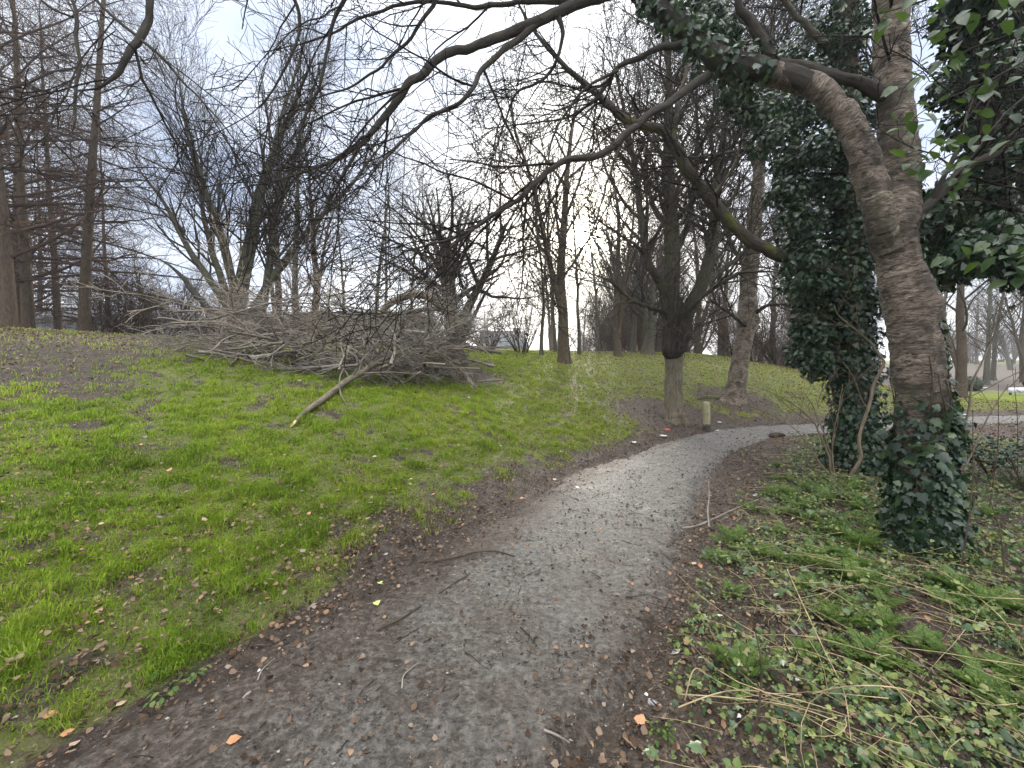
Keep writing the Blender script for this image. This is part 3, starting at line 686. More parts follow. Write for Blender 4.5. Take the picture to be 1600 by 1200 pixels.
for kd, px, D, s_, rz, lab in (('tall', 463, 16.8, .72, 0.3, 'slim straight tree, first upright stem right of the fan-shaped tree'), ('tall2', 490, 17.2, .72, 1.3, 'slim leaning tree beside the first upright stem, behind the brush pile'),
        ('thin', 540, 22, 1.1, 1, 'thin bare tree behind the middle of the brush pile, left of the grey shed'), ('tall', 586, 24, .78, 2, 'bare tree with thin straight trunk above the left side of the grey shed'), ('thin', 604, 21, 1.15, 3, 'thin tree rising over the arched bough, left one of a close pair'), ('thin', 640, 21.5, 1.1, 4, 'thin tree rising over the arched bough, right one of a close pair'),
        ('round', 714, 13.4, .96, 0, 'low broad dark tree with lopped stems at the right end of the brush pile'), ('thin', 672, 19, 1.0, 2.2, 'thin tree just left of the low broad tree with lopped stems'),
        ('scrub', 815, 21, .9, 0, 'bare bush in front of the gabled roof'), ('thin', 846, 20, 1.15, 5, 'thin tree left of the sun on the bank crest'), ('tall2', 882, 17.2, 1.05, 3.4, 'tall leaning tree with stout trunk in front of the sun'),
        ('thin', 905, 22, 1.25, 2, 'thin tree directly below the sun'), ('thin', 868, 23, 1.2, 1, 'thin tree left of the stout leaning trunk before the sun'), ('tall2', 966, 21, .85, 4.6, 'bare tree forking into a V, halfway between the sun and the burred tree'), ('tall', 990, 26, .8, 2, 'straight tree right of the V-forked tree'),
        ('round', 1012, 24, 1.15, 1.2, 'small dark tree with spreading boughs left of the burred tree'), ('tall', 1030, 30, .85, .5, 'far straight tree just left of the burred trunk'), ('tall2', 1090, 27, .9, 5.6, 'bare tree just right of the burred trunk'), ('tall2', 1135, 30, 1.0, 2.9, 'bare tree between the burred tree and the leaning cherry'),
        ('tall', 1205, 24, .9, 1.6, 'straight tree just right of the leaning cherry'), ('tall2', 1240, 28, .95, .9, 'forked tree between the leaning cherry and the ivy-clad trunk'), ('thin', 935, 28, 1.4, 1, 'thin tree right of the sun')):
    plant_tree(K[kd], 'bare_tree', lab, px, D, s_, rz, group=BANK)
for px, D, s_ in ((1180, 22, .95), (1215, 23, .9), (1255, 21, .9), (1285, 24, 1.0), (1150, 26, 1.1), (1060, 28, 1.0), (980, 30, 1.0), (1310, 27, 1.1), (205, 18, .9), (255, 17, .8), (170, 17, .8), (310, 19, .8), (45, 27, 1.1), (660, 20, .8), (760, 19, .8)):
    plant_tree(K['scrub'], 'bare_shrub', 'leafless twiggy shrub behind the grass bank', px, D, s_, group='leafless shrubs behind the bank', cat='shrub')
for kd, px, D, s_, lab in (('tall2', 1500, 17, .8, 'leaning bare tree on the grass to the right of the near cherry'), ('tall', 1541, 30, .9, 'far straight trunk on the leafy slope at right'), ('tall', 1552, 36, .9, 'dark trunk behind the far straight one on the leafy slope at right'), ('tall2', 1600, 33, .9, 'far bare tree at the right edge'), ('tall2', 1660, 26, .9, 'bare tree just beyond the right edge'), ('tall', 1475, 40, 1, 'distant trunk seen right of the near cherry'), ('vase', 1580, 55, .9, 'distant many-stemmed tree beyond the bright far lawn')):
    plant_tree(K[kd], 'park_tree', lab, px, D, s_, group='bare trees across the right lawn')
rs_ = random.Random(5)
for i in range(52):
    kd = rs_.choice(('tall', 'tall2', 'tall2', 'thin', 'vase', 'round')); D = rs_.uniform(32, 62); px = rs_.choice((rs_.uniform(-60, 800), rs_.uniform(780, 1330), rs_.uniform(780, 1330), rs_.uniform(1430, 1720)))
    if px < 700 and rs_.random() < .6: continue
    if px > 1400: D += 30
    plant_tree(K[kd], 'distant_tree', 'bare tree in the far belt of woodland', px, D, rs_.uniform(.75, 1.05) * (1.5 if kd == 'thin' else 1), group='far belt of bare trees')
for i in range(52):
    D = rs_.uniform(34, 60); px = rs_.choice((rs_.uniform(-60, 300), rs_.uniform(900, 1330), rs_.uniform(950, 1330), rs_.uniform(1420, 1720), rs_.uniform(1420, 1720)))
    if px > 1400: D += 38
    plant_tree(K['scrub'], 'distant_shrub', 'leafless shrub in the far undergrowth', px, D, rs_.uniform(1.0, 1.8), group='shrubs of the far undergrowth', cat='shrub')

# ------------------------------------------------------------------ the near cherry
def fat_tube(bag, pts, rad, k, amp=.08, seed=0, lumps=(), flare=0):
    """a thick stem with an uneven, ridged surface"""
    P = np.asarray(pts, float); n = len(P); T = unit(np.gradient(P, axis=0))
    ref = UP if abs((P[-1] - P[0])[2]) < .75 * np.linalg.norm(P[-1] - P[0]) else np.array([1., .2, 0])
    Nn = unit(ref - (T @ ref)[:, None] * T); B = np.cross(T, Nn)
    a = np.arange(k) * 2 * np.pi / k; ca, sa = np.cos(a), np.sin(a)
    ln = np.concatenate([[0], np.cumsum(np.linalg.norm(np.diff(P, axis=0), axis=1))])
    Lg = ln[:, None] + 0 * ca[None]; C = ca[None] + 0 * Lg; S = sa[None] + 0 * Lg
    nz = fbm(C * 1.6 + 5 + seed, Lg * 2.6 + S * 1.3, 3, seed) + fbm(S * 1.6 + 9, Lg * 2.9 + C * 1.3, 3, seed + 4) - 1
    rid = fbm(C * 2.2 + 3, Lg * 26 + S * 2.5, 3, seed + 8) - .5
    rr = np.asarray(rad)[:, None] * (1 + amp * 2 * nz) + .016 * rid * np.minimum(1, np.asarray(rad)[:, None] / .1)
    if flare: rr = rr * (1 + flare * np.exp(-Lg / .35) * (np.sin(np.arctan2(S, C) * 5 + seed + Lg * 2) * .5 + np.sin(np.arctan2(S, C) * 3 + seed * 2) * .5))
    V = P[:, None] + (Nn[:, None] * C[..., None] + B[:, None] * S[..., None]) * rr[..., None]
    for (cx, cr, ch) in lumps:
        d = np.linalg.norm(V - np.asarray(cx), axis=-1); out = unit(V - P[:, None])
        V = V + out * (ch * np.exp(-(d / cr) ** 2))[..., None]
    idx = np.arange(n * k).reshape(n, k); Q = np.stack([idx[:-1], np.roll(idx[:-1], -1, 1), np.roll(idx[1:], -1, 1), idx[1:]], -1).reshape(-1, 4)
    bark = np.stack([C * np.asarray(rad)[:, None], S * np.asarray(rad)[:, None], Lg + seed * 3.1], -1)
    bag.add(V.reshape(-1, 3), Q, None, .2, bark.reshape(-1, 3))

TRUNK = [(1445, 885, 3.27, .185), (1442, 820, 3.27, .165), (1440, 740, 3.27, .158), (1440, 640, 3.27, .162), (1430, 545, 3.27, .172), (1413, 450, 3.27, .166), (1402, 395, 3.27, .142), (1395, 352, 3.27, .168), (1402, 285, 3.28, .138), (1400, 200, 3.3, .124), (1394, 120, 3.3, .115), (1389, 40, 3.3, .108), (1385, -60, 3.3, .10), (1378, -220, 3.35, .075), (1360, -380, 3.4, .04)]
LIMB = [(1388, 392, 3.24, .10), (1374, 345, 3.2, .115), (1368, 310, 3.2, .110), (1356, 262, 3.22, .106), (1330, 203, 3.24, .100), (1298, 160, 3.28, .094), (1262, 130, 3.32, .088), (1205, 112, 3.4, .088), (1135, 96, 3.48, .100), (1072, 46, 3.58, .092), (1005, -6, 3.66, .08), (930, -58, 3.68, .066), (760, -125, 3.4, .05), (500, -170, 3.05, .04), (250, -165, 2.75, .028), (60, -120, 2.6, .012)]
STEMS = [  # traced branches: of the near cherry, in px, py, distance, radius
 [(1398, 155, 3.3, .07), (1365, 140, 3.27, .055), (1330, 127, 3.27, .045), (1285, 113, 3.3, .045), (1235, 103, 3.36, .05), (1190, 97, 3.42, .05)],
 [(985, -22, 3.68, .07), (900, 5, 3.6, .058), (840, 35, 3.5, .052), (760, 65, 3.4, .046), (690, 90, 3.3, .041), (640, 130, 3.2, .037), (600, 180, 3.15, .031), (560, 228, 3.1, .024), (510, 255, 3.0, .016), (450, 275, 2.95, .010), (375, 296, 2.9, .005)],
 [(842, 34, 3.5, .04), (795, 72, 3.42, .032), (762, 98, 3.35, .027), (735, 140, 3.25, .023), (700, 170, 3.15, .019), (660, 192, 3.05, .015), (600, 250, 2.9, .010), (545, 320, 2.75, .005)],
 [(910, 2, 3.62, .04), (830, 2, 3.8, .03), (740, 10, 3.9, .025), (650, 2, 4.0, .02), (560, 30, 4.1, .016), (500, 60, 4.2, .012), (410, 82, 4.3, .006)],
 [(565, 222, 3.1, .018), (535, 280, 3.05, .013), (505, 335, 3.0, .009), (470, 405, 2.95, .004)],
 [(1105, 118, 3.5, .05), (1060, 150, 3.42, .042), (1010, 183, 3.34, .039), (960, 225, 3.26, .036), (930, 244, 3.2, .033), (880, 252, 3.12, .029), (840, 285, 3.05, .026), (800, 318, 2.98, .022), (750, 350, 2.9, .018), (700, 374, 2.85, .013), (660, 386, 2.8, .009), (626, 393, 2.78, .005)],
 [(1088, 68, 3.55, .046), (1040, 74, 3.6, .037), (1000, 92, 3.7, .031), (965, 108, 3.8, .026), (935, 150, 3.9, .020), (900, 178, 4.0, .014), (840, 192, 4.1, .010), (755, 200, 4.2, .005)],
 [(965, 110, 3.8, .02), (915, 140, 3.7, .015), (870, 200, 3.6, .012), (850, 280, 3.5, .008), (815, 370, 3.4, .005), (790, 420, 3.35, .003)],
 [(1208, 106, 3.4, .055), (1192, 62, 3.36, .042), (1172, 30, 3.34, .036), (1152, 5, 3.3, .03), (1145, -60, 3.3, .02)],
 [(1420, 352, 3.2, .05), (1448, 322, 3.15, .040), (1482, 290, 3.1, .036), (1535, 248, 3.05, .034), (1620, 180, 3.0, .026), (1700, 90, 3.0, .014)],
 [(1458, 312, 3.13, .022), (1478, 270, 3.05, .016), (1496, 232, 3.0, .012), (1520, 150, 3.0, .007)],
 [(262, -160, 2.75, .026), (238, -10, 2.6, .021), (232, 32, 2.58, .021), (220, 62, 2.55, .022), (200, 95, 2.5, .018), (180, 121, 2.48, .013), (152, 138, 2.45, .007), (120, 142, 2.45, .003)],
 [(70, -120, 2.6, .012), (150, 0, 2.55, .0095), (222, 62, 2.55, .010), (272, 112, 2.55, .008), (330, 175, 2.55, .005), (400, 260, 2.6, .003)],
 [(85, -100, 2.6, .012), (113, 2, 2.5, .010), (119, 40, 2.48, .011), (121, 95, 2.45, .009), (117, 160, 2.42, .008), (113, 203, 2.4, .006)],
 [(40, -30, 2.55, .008), (75, 8, 2.5, .007), (113, 26, 2.5, .007)],
 [(620, -150, 3.2, .03), (560, -40, 3.4, .022), (520, 40, 3.5, .016), (500, 130, 3.5, .012), (470, 200, 3.5, .008), (450, 290, 3.5, .004)],
 [(480, -165, 3.05, .025), (455, -40, 3.1, .018), (470, 40, 3.2, .013), (440, 120, 3.2, .009), (405, 170, 3.2, .005)],
 [(720, -130, 3.4, .03), (690, -20, 3.6, .02), (640, 60, 3.7, .015), (560, 130, 3.8, .010), (470, 160, 3.9, .006)],
 [(870, 20, 3.55, .03), (880, 60, 3.6, .018), (855, 120, 3.7, .014), (805, 150, 3.8, .011), (780, 220, 3.9, .008), (750, 300, 4.0, .005)],
]
TW = [None, lv(8, 1.15, 11, 48, .10, -.012, t0=.12, rr=.45, rmax=.012, rmin=.004, cone=.45, bias=(-.18, 0, -.22), taper=.35), lv(6, .58, 6, 44, .13, .012, t0=.15, rr=.6, rmin=.0030, taper=.5), lv(4, .20, 5, 50, .16, .03, t0=.15, rr=.7, rmin=.0024, taper=.7)]
def crown_on(paths, P, seed, per=1.0):
    rs = np.random.default_rng(seed); out = []
    for p, r, _ in paths:
        n = max(5, int(len(p))); d = unit(np.gradient(p, axis=0)); L = np.linalg.norm(np.diff(p, axis=0), axis=1).sum()
        Q = list(P); Q[1] = dict(P[1], k=max(3, int(P[1]['k'] * L * per / 2.2)))
        kids(out, p, r, d, L, 1, Q, rs)
    return out
def build_cherry():
    t = thing('cherry_tree', 'near forked cherry tree with peeling banded bark, ivy round its foot, right of the path', 'tree', (0, 0, 0))
    burr = at(1352, 352, 3.12)
    b = Bag(); p, r = trace(TRUNK, 620)
    fat_tube(b, p, r, 72, .12, 3, [(burr, .10, .05), (at(1348, 368, 3.12), .06, .05), (at(1470, 470, 3.1), .10, .045), (at(1400, 340, 3.08), .12, .03), (at(1415, 365, 3.06), .06, .035), (at(1485, 530, 3.2), .10, .04), (at(1385, 500, 3.15), .1, -.03), (at(1440, 590, 3.1), .1, .03), (at(1400, 430, 3.08), .07, .025)])
    ob('trunk', b.mesh('cherry_trunk'), M['cherry'], t)
    b = Bag(); p, r = trace(LIMB[:8], 260); fat_tube(b, p, r, 48, .13, 5, [(at(1290, 140, 3.2), .07, .03), (at(1345, 235, 3.1), .08, .02)])
    ob('limb', b.mesh('cherry_limb'), M['cherry'], t)
    b = Bag(); p, r = trace(LIMB[6:], 160); fat_tube(b, p, r, 20, .07, 6)
    for i, s in enumerate(STEMS):
        s = [(a_, b_, c_, d_ * (.84 if 1 <= i <= 7 else 1)) for a_, b_, c_, d_ in s]
        p, r = trace(s, 70 if s[0][3] > .035 else 40); fat_tube(b, p, r, 14 if s[0][3] > .035 else 8, .05, 20 + i)
    ob('branches', b.mesh('cherry_branches'), M['bark_stem'], t)
    paths = []
    for i, s in enumerate(STEMS):
        if i in (0, 8, 13, 14): continue
        p, r = trace(s, 24); paths.append((p[(8 if i in (1, 5, 6) else 4):], r[(8 if i in (1, 5, 6) else 4):], 0))
    p, r = trace(LIMB[10:], 24); paths.append((p, r, 0))
    out = []
    for q_ in paths: out += crown_on([q_], TW, int(abs(q_[0][0, 0]) * 97) % 1000 + 3, .62 if q_[0][-1, 0] < -1.0 else 1.9)
    p, r = trace(TRUNK[9:], 20); out += crown_on([(p, r, 0)], TW, 33, .8)
    b = Bag(); tubes(b, out, lambda l: (5, 5, 4, 3, 3)[l]); print('cherry twigs', len(out))
    ob('twigs', b.mesh('cherry_twigs'), M['twig_dark'], t)
build_cherry()

# ------------------------------------------------------------------ ivy
def ivy_leaves(bag, P, out, size, down=1.0, jit=.45):
    n = len(P); nr = unit(out) + rng.normal(0, jit, (n, 3)) + np.array([0, 0, .25])
    tp = np.stack([rng.normal(0, .45, n), rng.normal(0, .45, n), -down * np.ones(n)], 1)
    scatter(bag, leaf_ivy(), P, nr, tp, size)
def around(pts, rad, n, fac, thick):
    """points on the skin of a stem"""
    i = rng.random(n) * (len(pts) - 1); k = i.astype(int); f = (i - k)[:, None]
    c = pts[k] * (1 - f) + pts[k + 1] * f; T = unit(pts[k + 1] - pts[k]); rr = rad[k]
    v = rng.normal(0, 1, (n, 3)); o = unit(v - (v * T).sum(-1, keepdims=True) * T)
    return c + o * (rr * fac + np.abs(rng.normal(0, thick, n)))[:, None], o
def clusters(cent, n, rad, flat=.75):
    k = rng.integers(0, len(cent), n); v = unit(rng.normal(0, 1, (n, 3))) * (rng.random(n) ** .45)[:, None] * np.asarray(rad)[k][:, None]
    v[:, 2] *= flat
    return np.asarray(cent)[k] + v, v + np.array([0, 0, .05])
def build_cherry_ivy():
    p, r = trace(TRUNK, 200); t = thing('ivy', 'dark glossy ivy wrapped round the foot of the near cherry trunk', 'ivy', (0, 0, 0)); b = Bag()
    zs = p[:, 2]; lo = p[zs < 1.42]; rl = r[zs < 1.42]
    P, o = around(lo, rl, 6500, 1.02, .042)
    hz = P[:, 2]; keep = rng.random(len(P)) < np.clip(1.5 - hz / .92, 0, 1) + .35 * ((o[:, 0] > .5) & (hz < 1.9))
    keep2 = rng.random(keep.sum()) < .25 + 1.4 * sstep(.3, .62, fbm(np.arctan2(o[keep][:, 1], o[keep][:, 0]) * 1.4 + 7, P[keep][:, 2] * 2.6, 3, 141)); P, o = P[keep][keep2], o[keep][keep2]; P[:, :2] += o[:, :2] * (.05 * np.exp(-P[:, 2] / .25))[:, None] * rng.random(len(P))[:, None]
    ivy_leaves(b, P, o, .025 + .075 * rng.random(len(P)) ** 1.5, jit=.6)
    up = p[(zs > 1.2) & (zs < 3.2)]; ru = r[(zs > 1.2) & (zs < 3.2)]
    P, o = around(up, ru, 900, 1.02, .02); k = (o[:, 0] > .45); ivy_leaves(b, P[k], o[k], .03 + .035 * rng.random(k.sum()))
    ob('leaves', b.mesh('cherry_ivy'), M['ivy'], t)
    b = Bag(); paths = []
    for i in range(9):
        a0 = rng.random() * 6.28; z = np.linspace(.0, .8 + rng.random() * 1.0, 14); k = np.searchsorted(zs, z).clip(0, len(p) - 1); a = a0 + .35 * np.sin(z * 4 + i)
        q = p[k] + np.stack([np.cos(a), np.sin(a), 0 * a], 1) * (r[k] * 1.04)[:, None]; paths.append((q, np.linspace(.011, .004, 14), 0))
    for q in paths: b = Bag(); tubes(b, [q], 5); ob('stem', b.mesh('cherry_ivy_stem'), M['bark_brown'], t)
    # a clump where the big limbs cross overhead
    t = thing('ivy', 'clump of ivy hanging on the dark overhead limb, top right of centre', 'ivy', (0, 0, 0)); b = Bag()
    p, r = trace(LIMB[7:11], 40); P, o = around(p, r, 500, 1.0, .05); ivy_leaves(b, P, o, .04 + .04 * rng.random(len(P)))
    c = [at(1105, 20, 4.3), at(1090, 60, 4.2), at(1115, 95, 4.2), at(1150, 140, 4.2), at(1175, 175, 4.4), at(1095, -40, 4.4), at(1130, 50, 4.3), at(1200, 165, 4.6), at(1085, -10, 4.4)]
    P, o = clusters(c, 1900, [.24] * 9); ivy_leaves(b, P, o, .035 + .04 * rng.random(len(P)))
    ob('leaves', b.mesh('limb_ivy'), M['ivy'], t)
    b = Bag(); q, rr = trace([(1170, 180, 4.4, .03), (1120, 100, 4.25, .045), (1100, 20, 4.3, .05), (1090, -80, 4.4, .05), (1080, -300, 4.5, .04)], 30); fat_tube(b, q, rr, 10, .05, 77)
    ob('stem', b.mesh('limb_ivy_stem'), M['bark_dark'], t)
build_cherry_ivy()

def build_ivy_tree():
    TR = [(1338, 760, 5.75, .30), (1336, 700, 5.75, .22), (1334, 600, 5.75, .19), (1332, 500, 5.75, .18), (1330, 380, 5.75, .17), (1328, 250, 5.75, .15), (1325, 120, 5.75, .13), (1322, -40, 5.8, .11), (1318, -220, 5.8, .08), (1310, -420, 5.8, .03)]
    BR = [[(1336, 440, 5.75, .13), (1300, 425, 5.72, .12), (1250, 411, 5.65, .10), (1210, 396, 5.5, .088), (1175, 378, 5.4, .082), (1140, 345, 5.3, .077), (1110, 310, 5.2, .072), (1080, 275, 5.1, .068), (1050, 225, 5.0, .062), (1030, 200, 4.95, .056), (985, 188, 4.85, .046), (940, 155, 4.75, .038), (880, 100, 4.6, .028), (840, 55, 4.5, .02), (800, -10, 4.4, .01)],
          [(1320, 225, 5.7, .05), (1215, 235, 5.5, .03), (1150, 236, 5.4, .022), (1080, 246, 5.3, .014), (1000, 240, 5.2, .006)],
          [(1050, 226, 5.0, .04), (1060, 160, 5.0, .03), (1080, 80, 5.1, .022), (1090, 0, 5.2, .015), (1100, -80, 5.2, .008)],
          [(1320, 100, 5.75, .06), (1250, 30, 5.6, .04), (1190, -40, 5.5, .03), (1120, -120, 5.4, .015)],
          [(1325, 160, 5.75, .05), (1390, 60, 5.9, .035), (1440, -40, 6.0, .02)],
          [(1110, 312, 5.2, .03), (1150, 250, 5.3, .02), (1165, 170, 5.4, .014), (1150, 90, 5.5, .008)],
          [(985, 188, 4.85, .025), (960, 250, 4.8, .017), (935, 330, 4.75, .011), (905, 420, 4.7, .005)]]
    t = thing('ivy_clad_tree', 'tree wholly wrapped in dark ivy, just left of the near cherry', 'tree', (0, 0, 0))
    b = Bag(); p, r = trace(TR, 120); fat_tube(b, p, r, 20, .06, 41); ob('trunk', b.mesh('ivy_clad_trunk'), M['bark_brown'], t)
    b = Bag(); br = []
    for i, s in enumerate(BR):
        q, rr = trace(s, 60); fat_tube(b, q, rr, 14, .12, 50 + i); q, rr = trace(s, 24); br.append((q[5:], rr[5:], 0))
    ob('branches', b.mesh('ivy_clad_branches'), M['bark_slight'], t)
    out = crown_on(br, TW, 43, 1.0); b = Bag(); tubes(b, out, lambda l: (5, 4, 3, 3)[l]); ob('twigs', b.mesh('ivy_clad_twigs'), M['twig_dark'], t)
    v = thing('ivy', 'thick dark ivy covering the whole trunk of the tree left of the near cherry', 'ivy', (0, 0, 0)); b = Bag()
    P, o = around(p, np.maximum(r, .12), 11000, 1.1, .07)
    k = rng.random(len(P)) < np.clip(2.2 - P[:, 2] / 4, .35, 1) * (.35 + 1.1 * fbm(np.arctan2(o[:, 1], o[:, 0]) * 1.5 + 9, P[:, 2] * 1.7, 3, 140)); P, o = P[k], o[k]
    ivy_leaves(b, P, o, .045 + .05 * rng.random(len(P)))
    cs = []; rd = []
    spots = [(1262, 470), (1262, 505), (1275, 520), (1255, 440), (1290, 560), (1255, 400), (1280, 350), (1250, 330), (1245, 300), (1270, 290), (1245, 345), (1240, 250), (1280, 230), (1205, 215), (1250, 190), (1290, 160), (1240, 170), (1265, 120), (1300, 90), (1240, 90), (1320, 60), (1280, 40), (1350, 30), (1330, 130), (1310, 200), (1305, 300), (1300, 390), (1300, 450), (1310, 500), (1350, 250), (1360, 180), (1300, 250), (1235, 260), (1330, -20), (1300, -60), (1350, -80), (1265, -30),
             (1262, 520), (1268, 560), (1270, 440), (1285, 420), (1290, 470), (1260, 550), (1280, 575), (1250, 430), (1380, 470), (1385, 400), (1375, 320), (1250, 380), (1225, 300)]
    for (a, c) in spots: cs.append(at(a, c, 5.75 + rng.normal(0, .28))); rd.append(.24 + .16 * rng.random())
    P, o = clusters(cs, 17000, rd); ivy_leaves(b, P, o, .035 + .045 * rng.random(len(P)), jit=.7)
    ob('leaves', b.mesh('tree_ivy'), M['ivy'], v)
    b = Bag(); paths = []
    for c in cs:
        j = np.argmin(np.abs(p[:, 2] - (c[2] - .15))); m_ = (p[j] + c) / 2 + np.array([0, 0, -.05]); paths.append((spline([p[j], m_, c], 6), np.linspace(.016, .005, 6), 0))
    for q in paths: b = Bag(); tubes(b, [q], 5); ob('stem', b.mesh('tree_ivy_stem'), M['bark_dark'], v)
build_ivy_tree()

def build_right_ivy():
    t = thing('ivy_clad_tree', 'ivy-laden tree at the right edge whose dark leaves fill the top right corner', 'tree', (0, 0, 0))
    TR = [(1690, 800, 4.7, .22), (1680, 650, 4.7, .16), (1665, 480, 4.7, .15), (1650, 300, 4.7, .13), (1635, 120, 4.7, .11), (1620, -60, 4.7, .08), (1600, -260, 4.7, .04)]
    b = Bag(); p, r = trace(TR, 90); fat_tube(b, p, r, 18, .06, 91); ob('trunk', b.mesh('right_trunk'), M['bark_brown'], t)
    cs = []; rd = []
    for a, c in ((1600, 40), (1560, 30), (1520, 60), (1590, 110), (1545, 110), (1500, 130), (1580, 170), (1530, 190), (1610, 210), (1560, 240), (1590, 300), (1540, 330), (1500, 350), (1480, 390), (1530, 390), (1580, 380), (1465, 340), (1630, 340), (1640, 250), (1640, 130), (1620, 0), (1570, -40), (1640, 410), (1495, 300), (1475, 420), (1605, 420), (1510, 20), (1540, -30)):
        cs.append(at(a, c, 4.5 + rng.normal(0, .3))); rd.append(.24 + .16 * rng.random())
    b = Bag(); paths = []
    for c in cs:
        j = np.argmin(np.abs(p[:, 2] - (c[2] - .2))); m_ = (p[j] + c) / 2 + np.array([0, 0, .06]); paths.append((spline([p[j], m_, c], 7), np.linspace(.022, .006, 7), 0))
    tubes(b, paths, 6); ob('branches', b.mesh('right_branches'), M['bark_dark'], t)
    b = Bag(); P, o = clusters(cs, 11500, rd, .85); ivy_leaves(b, P, o, .06 + .055 * rng.random(len(P)), jit=.6)
    P, o = around(p, r, 1500, 1.1, .08); ivy_leaves(b, P, o, .05 + .05 * rng.random(len(P)))
    ob('leaves', b.mesh('right_leaves'), M['ivy'], t)
    # leafy shoots hanging close to the lens
    for nm, lab, sh in (('leafy_shoot', 'bright green leafy shoots hanging in front of the near cherry, top right', [
            [(1660, 20, 2.3), (1560, 60, 2.2), (1480, 90, 2.1), (1420, 130, 2.1), (1398, 165, 2.1)], [(1660, 60, 2.3), (1560, 120, 2.15), (1490, 150, 2.1), (1440, 175, 2.1), (1405, 220, 2.1)], [(1560, 120, 2.15), (1500, 200, 2.1), (1460, 230, 2.1), (1430, 265, 2.1)],
            [(1640, -40, 2.3), (1520, -20, 2.2), (1450, 0, 2.15), (1400, 15, 2.15), (1372, 22, 2.15)], [(1650, 120, 2.2), (1570, 180, 2.1), (1510, 260, 2.05), (1490, 300, 2.05)], [(1640, -20, 2.3), (1560, 20, 2.1), (1500, 40, 2.1), (1460, 60, 2.1)]]),
            ('leafy_shoot', 'low leafy shoot reaching in from the right edge beside the cherry trunk', [[(1680, 330, 2.3), (1620, 350, 2.2), (1560, 385, 2.15), (1510, 400, 2.1), (1470, 425, 2.1)], [(1660, 360, 2.3), (1600, 390, 2.2), (1560, 420, 2.2)]])):
        t2 = thing(nm, lab, 'branch', (0, 0, 0)); b = Bag(); c = Bag()
        for s in sh:
            q, rr = trace([(*a, .006) for a in s], 22); tubes(b, [(q, np.linspace(.006, .0018, 22), 0)], 5)
            d = unit(np.gradient(q, axis=0)); n = 26; pos = q[(rng.random(n) ** .8 * 21).astype(int)] + rng.normal(0, .045, (n, 3))
            nr = np.stack([rng.normal(0, .6, n), rng.normal(-.5, .5, n), .7 + 0 * pos[:, 0]], 1); tp = np.stack([-.7 + rng.normal(0, .5, n), rng.normal(0, .3, n), -.7 + rng.normal(0, .35, n)], 1)
            scatter(c, leaf_oval(.18, .30), pos, nr, tp, .05 + .055 * rng.random(n))
        ob('stem', b.mesh('shoot_stem'), M['bark_dark'], t2); ob('leaves', c.mesh('shoot_leaves'), M['ivy_near'], t2)
build_right_ivy()

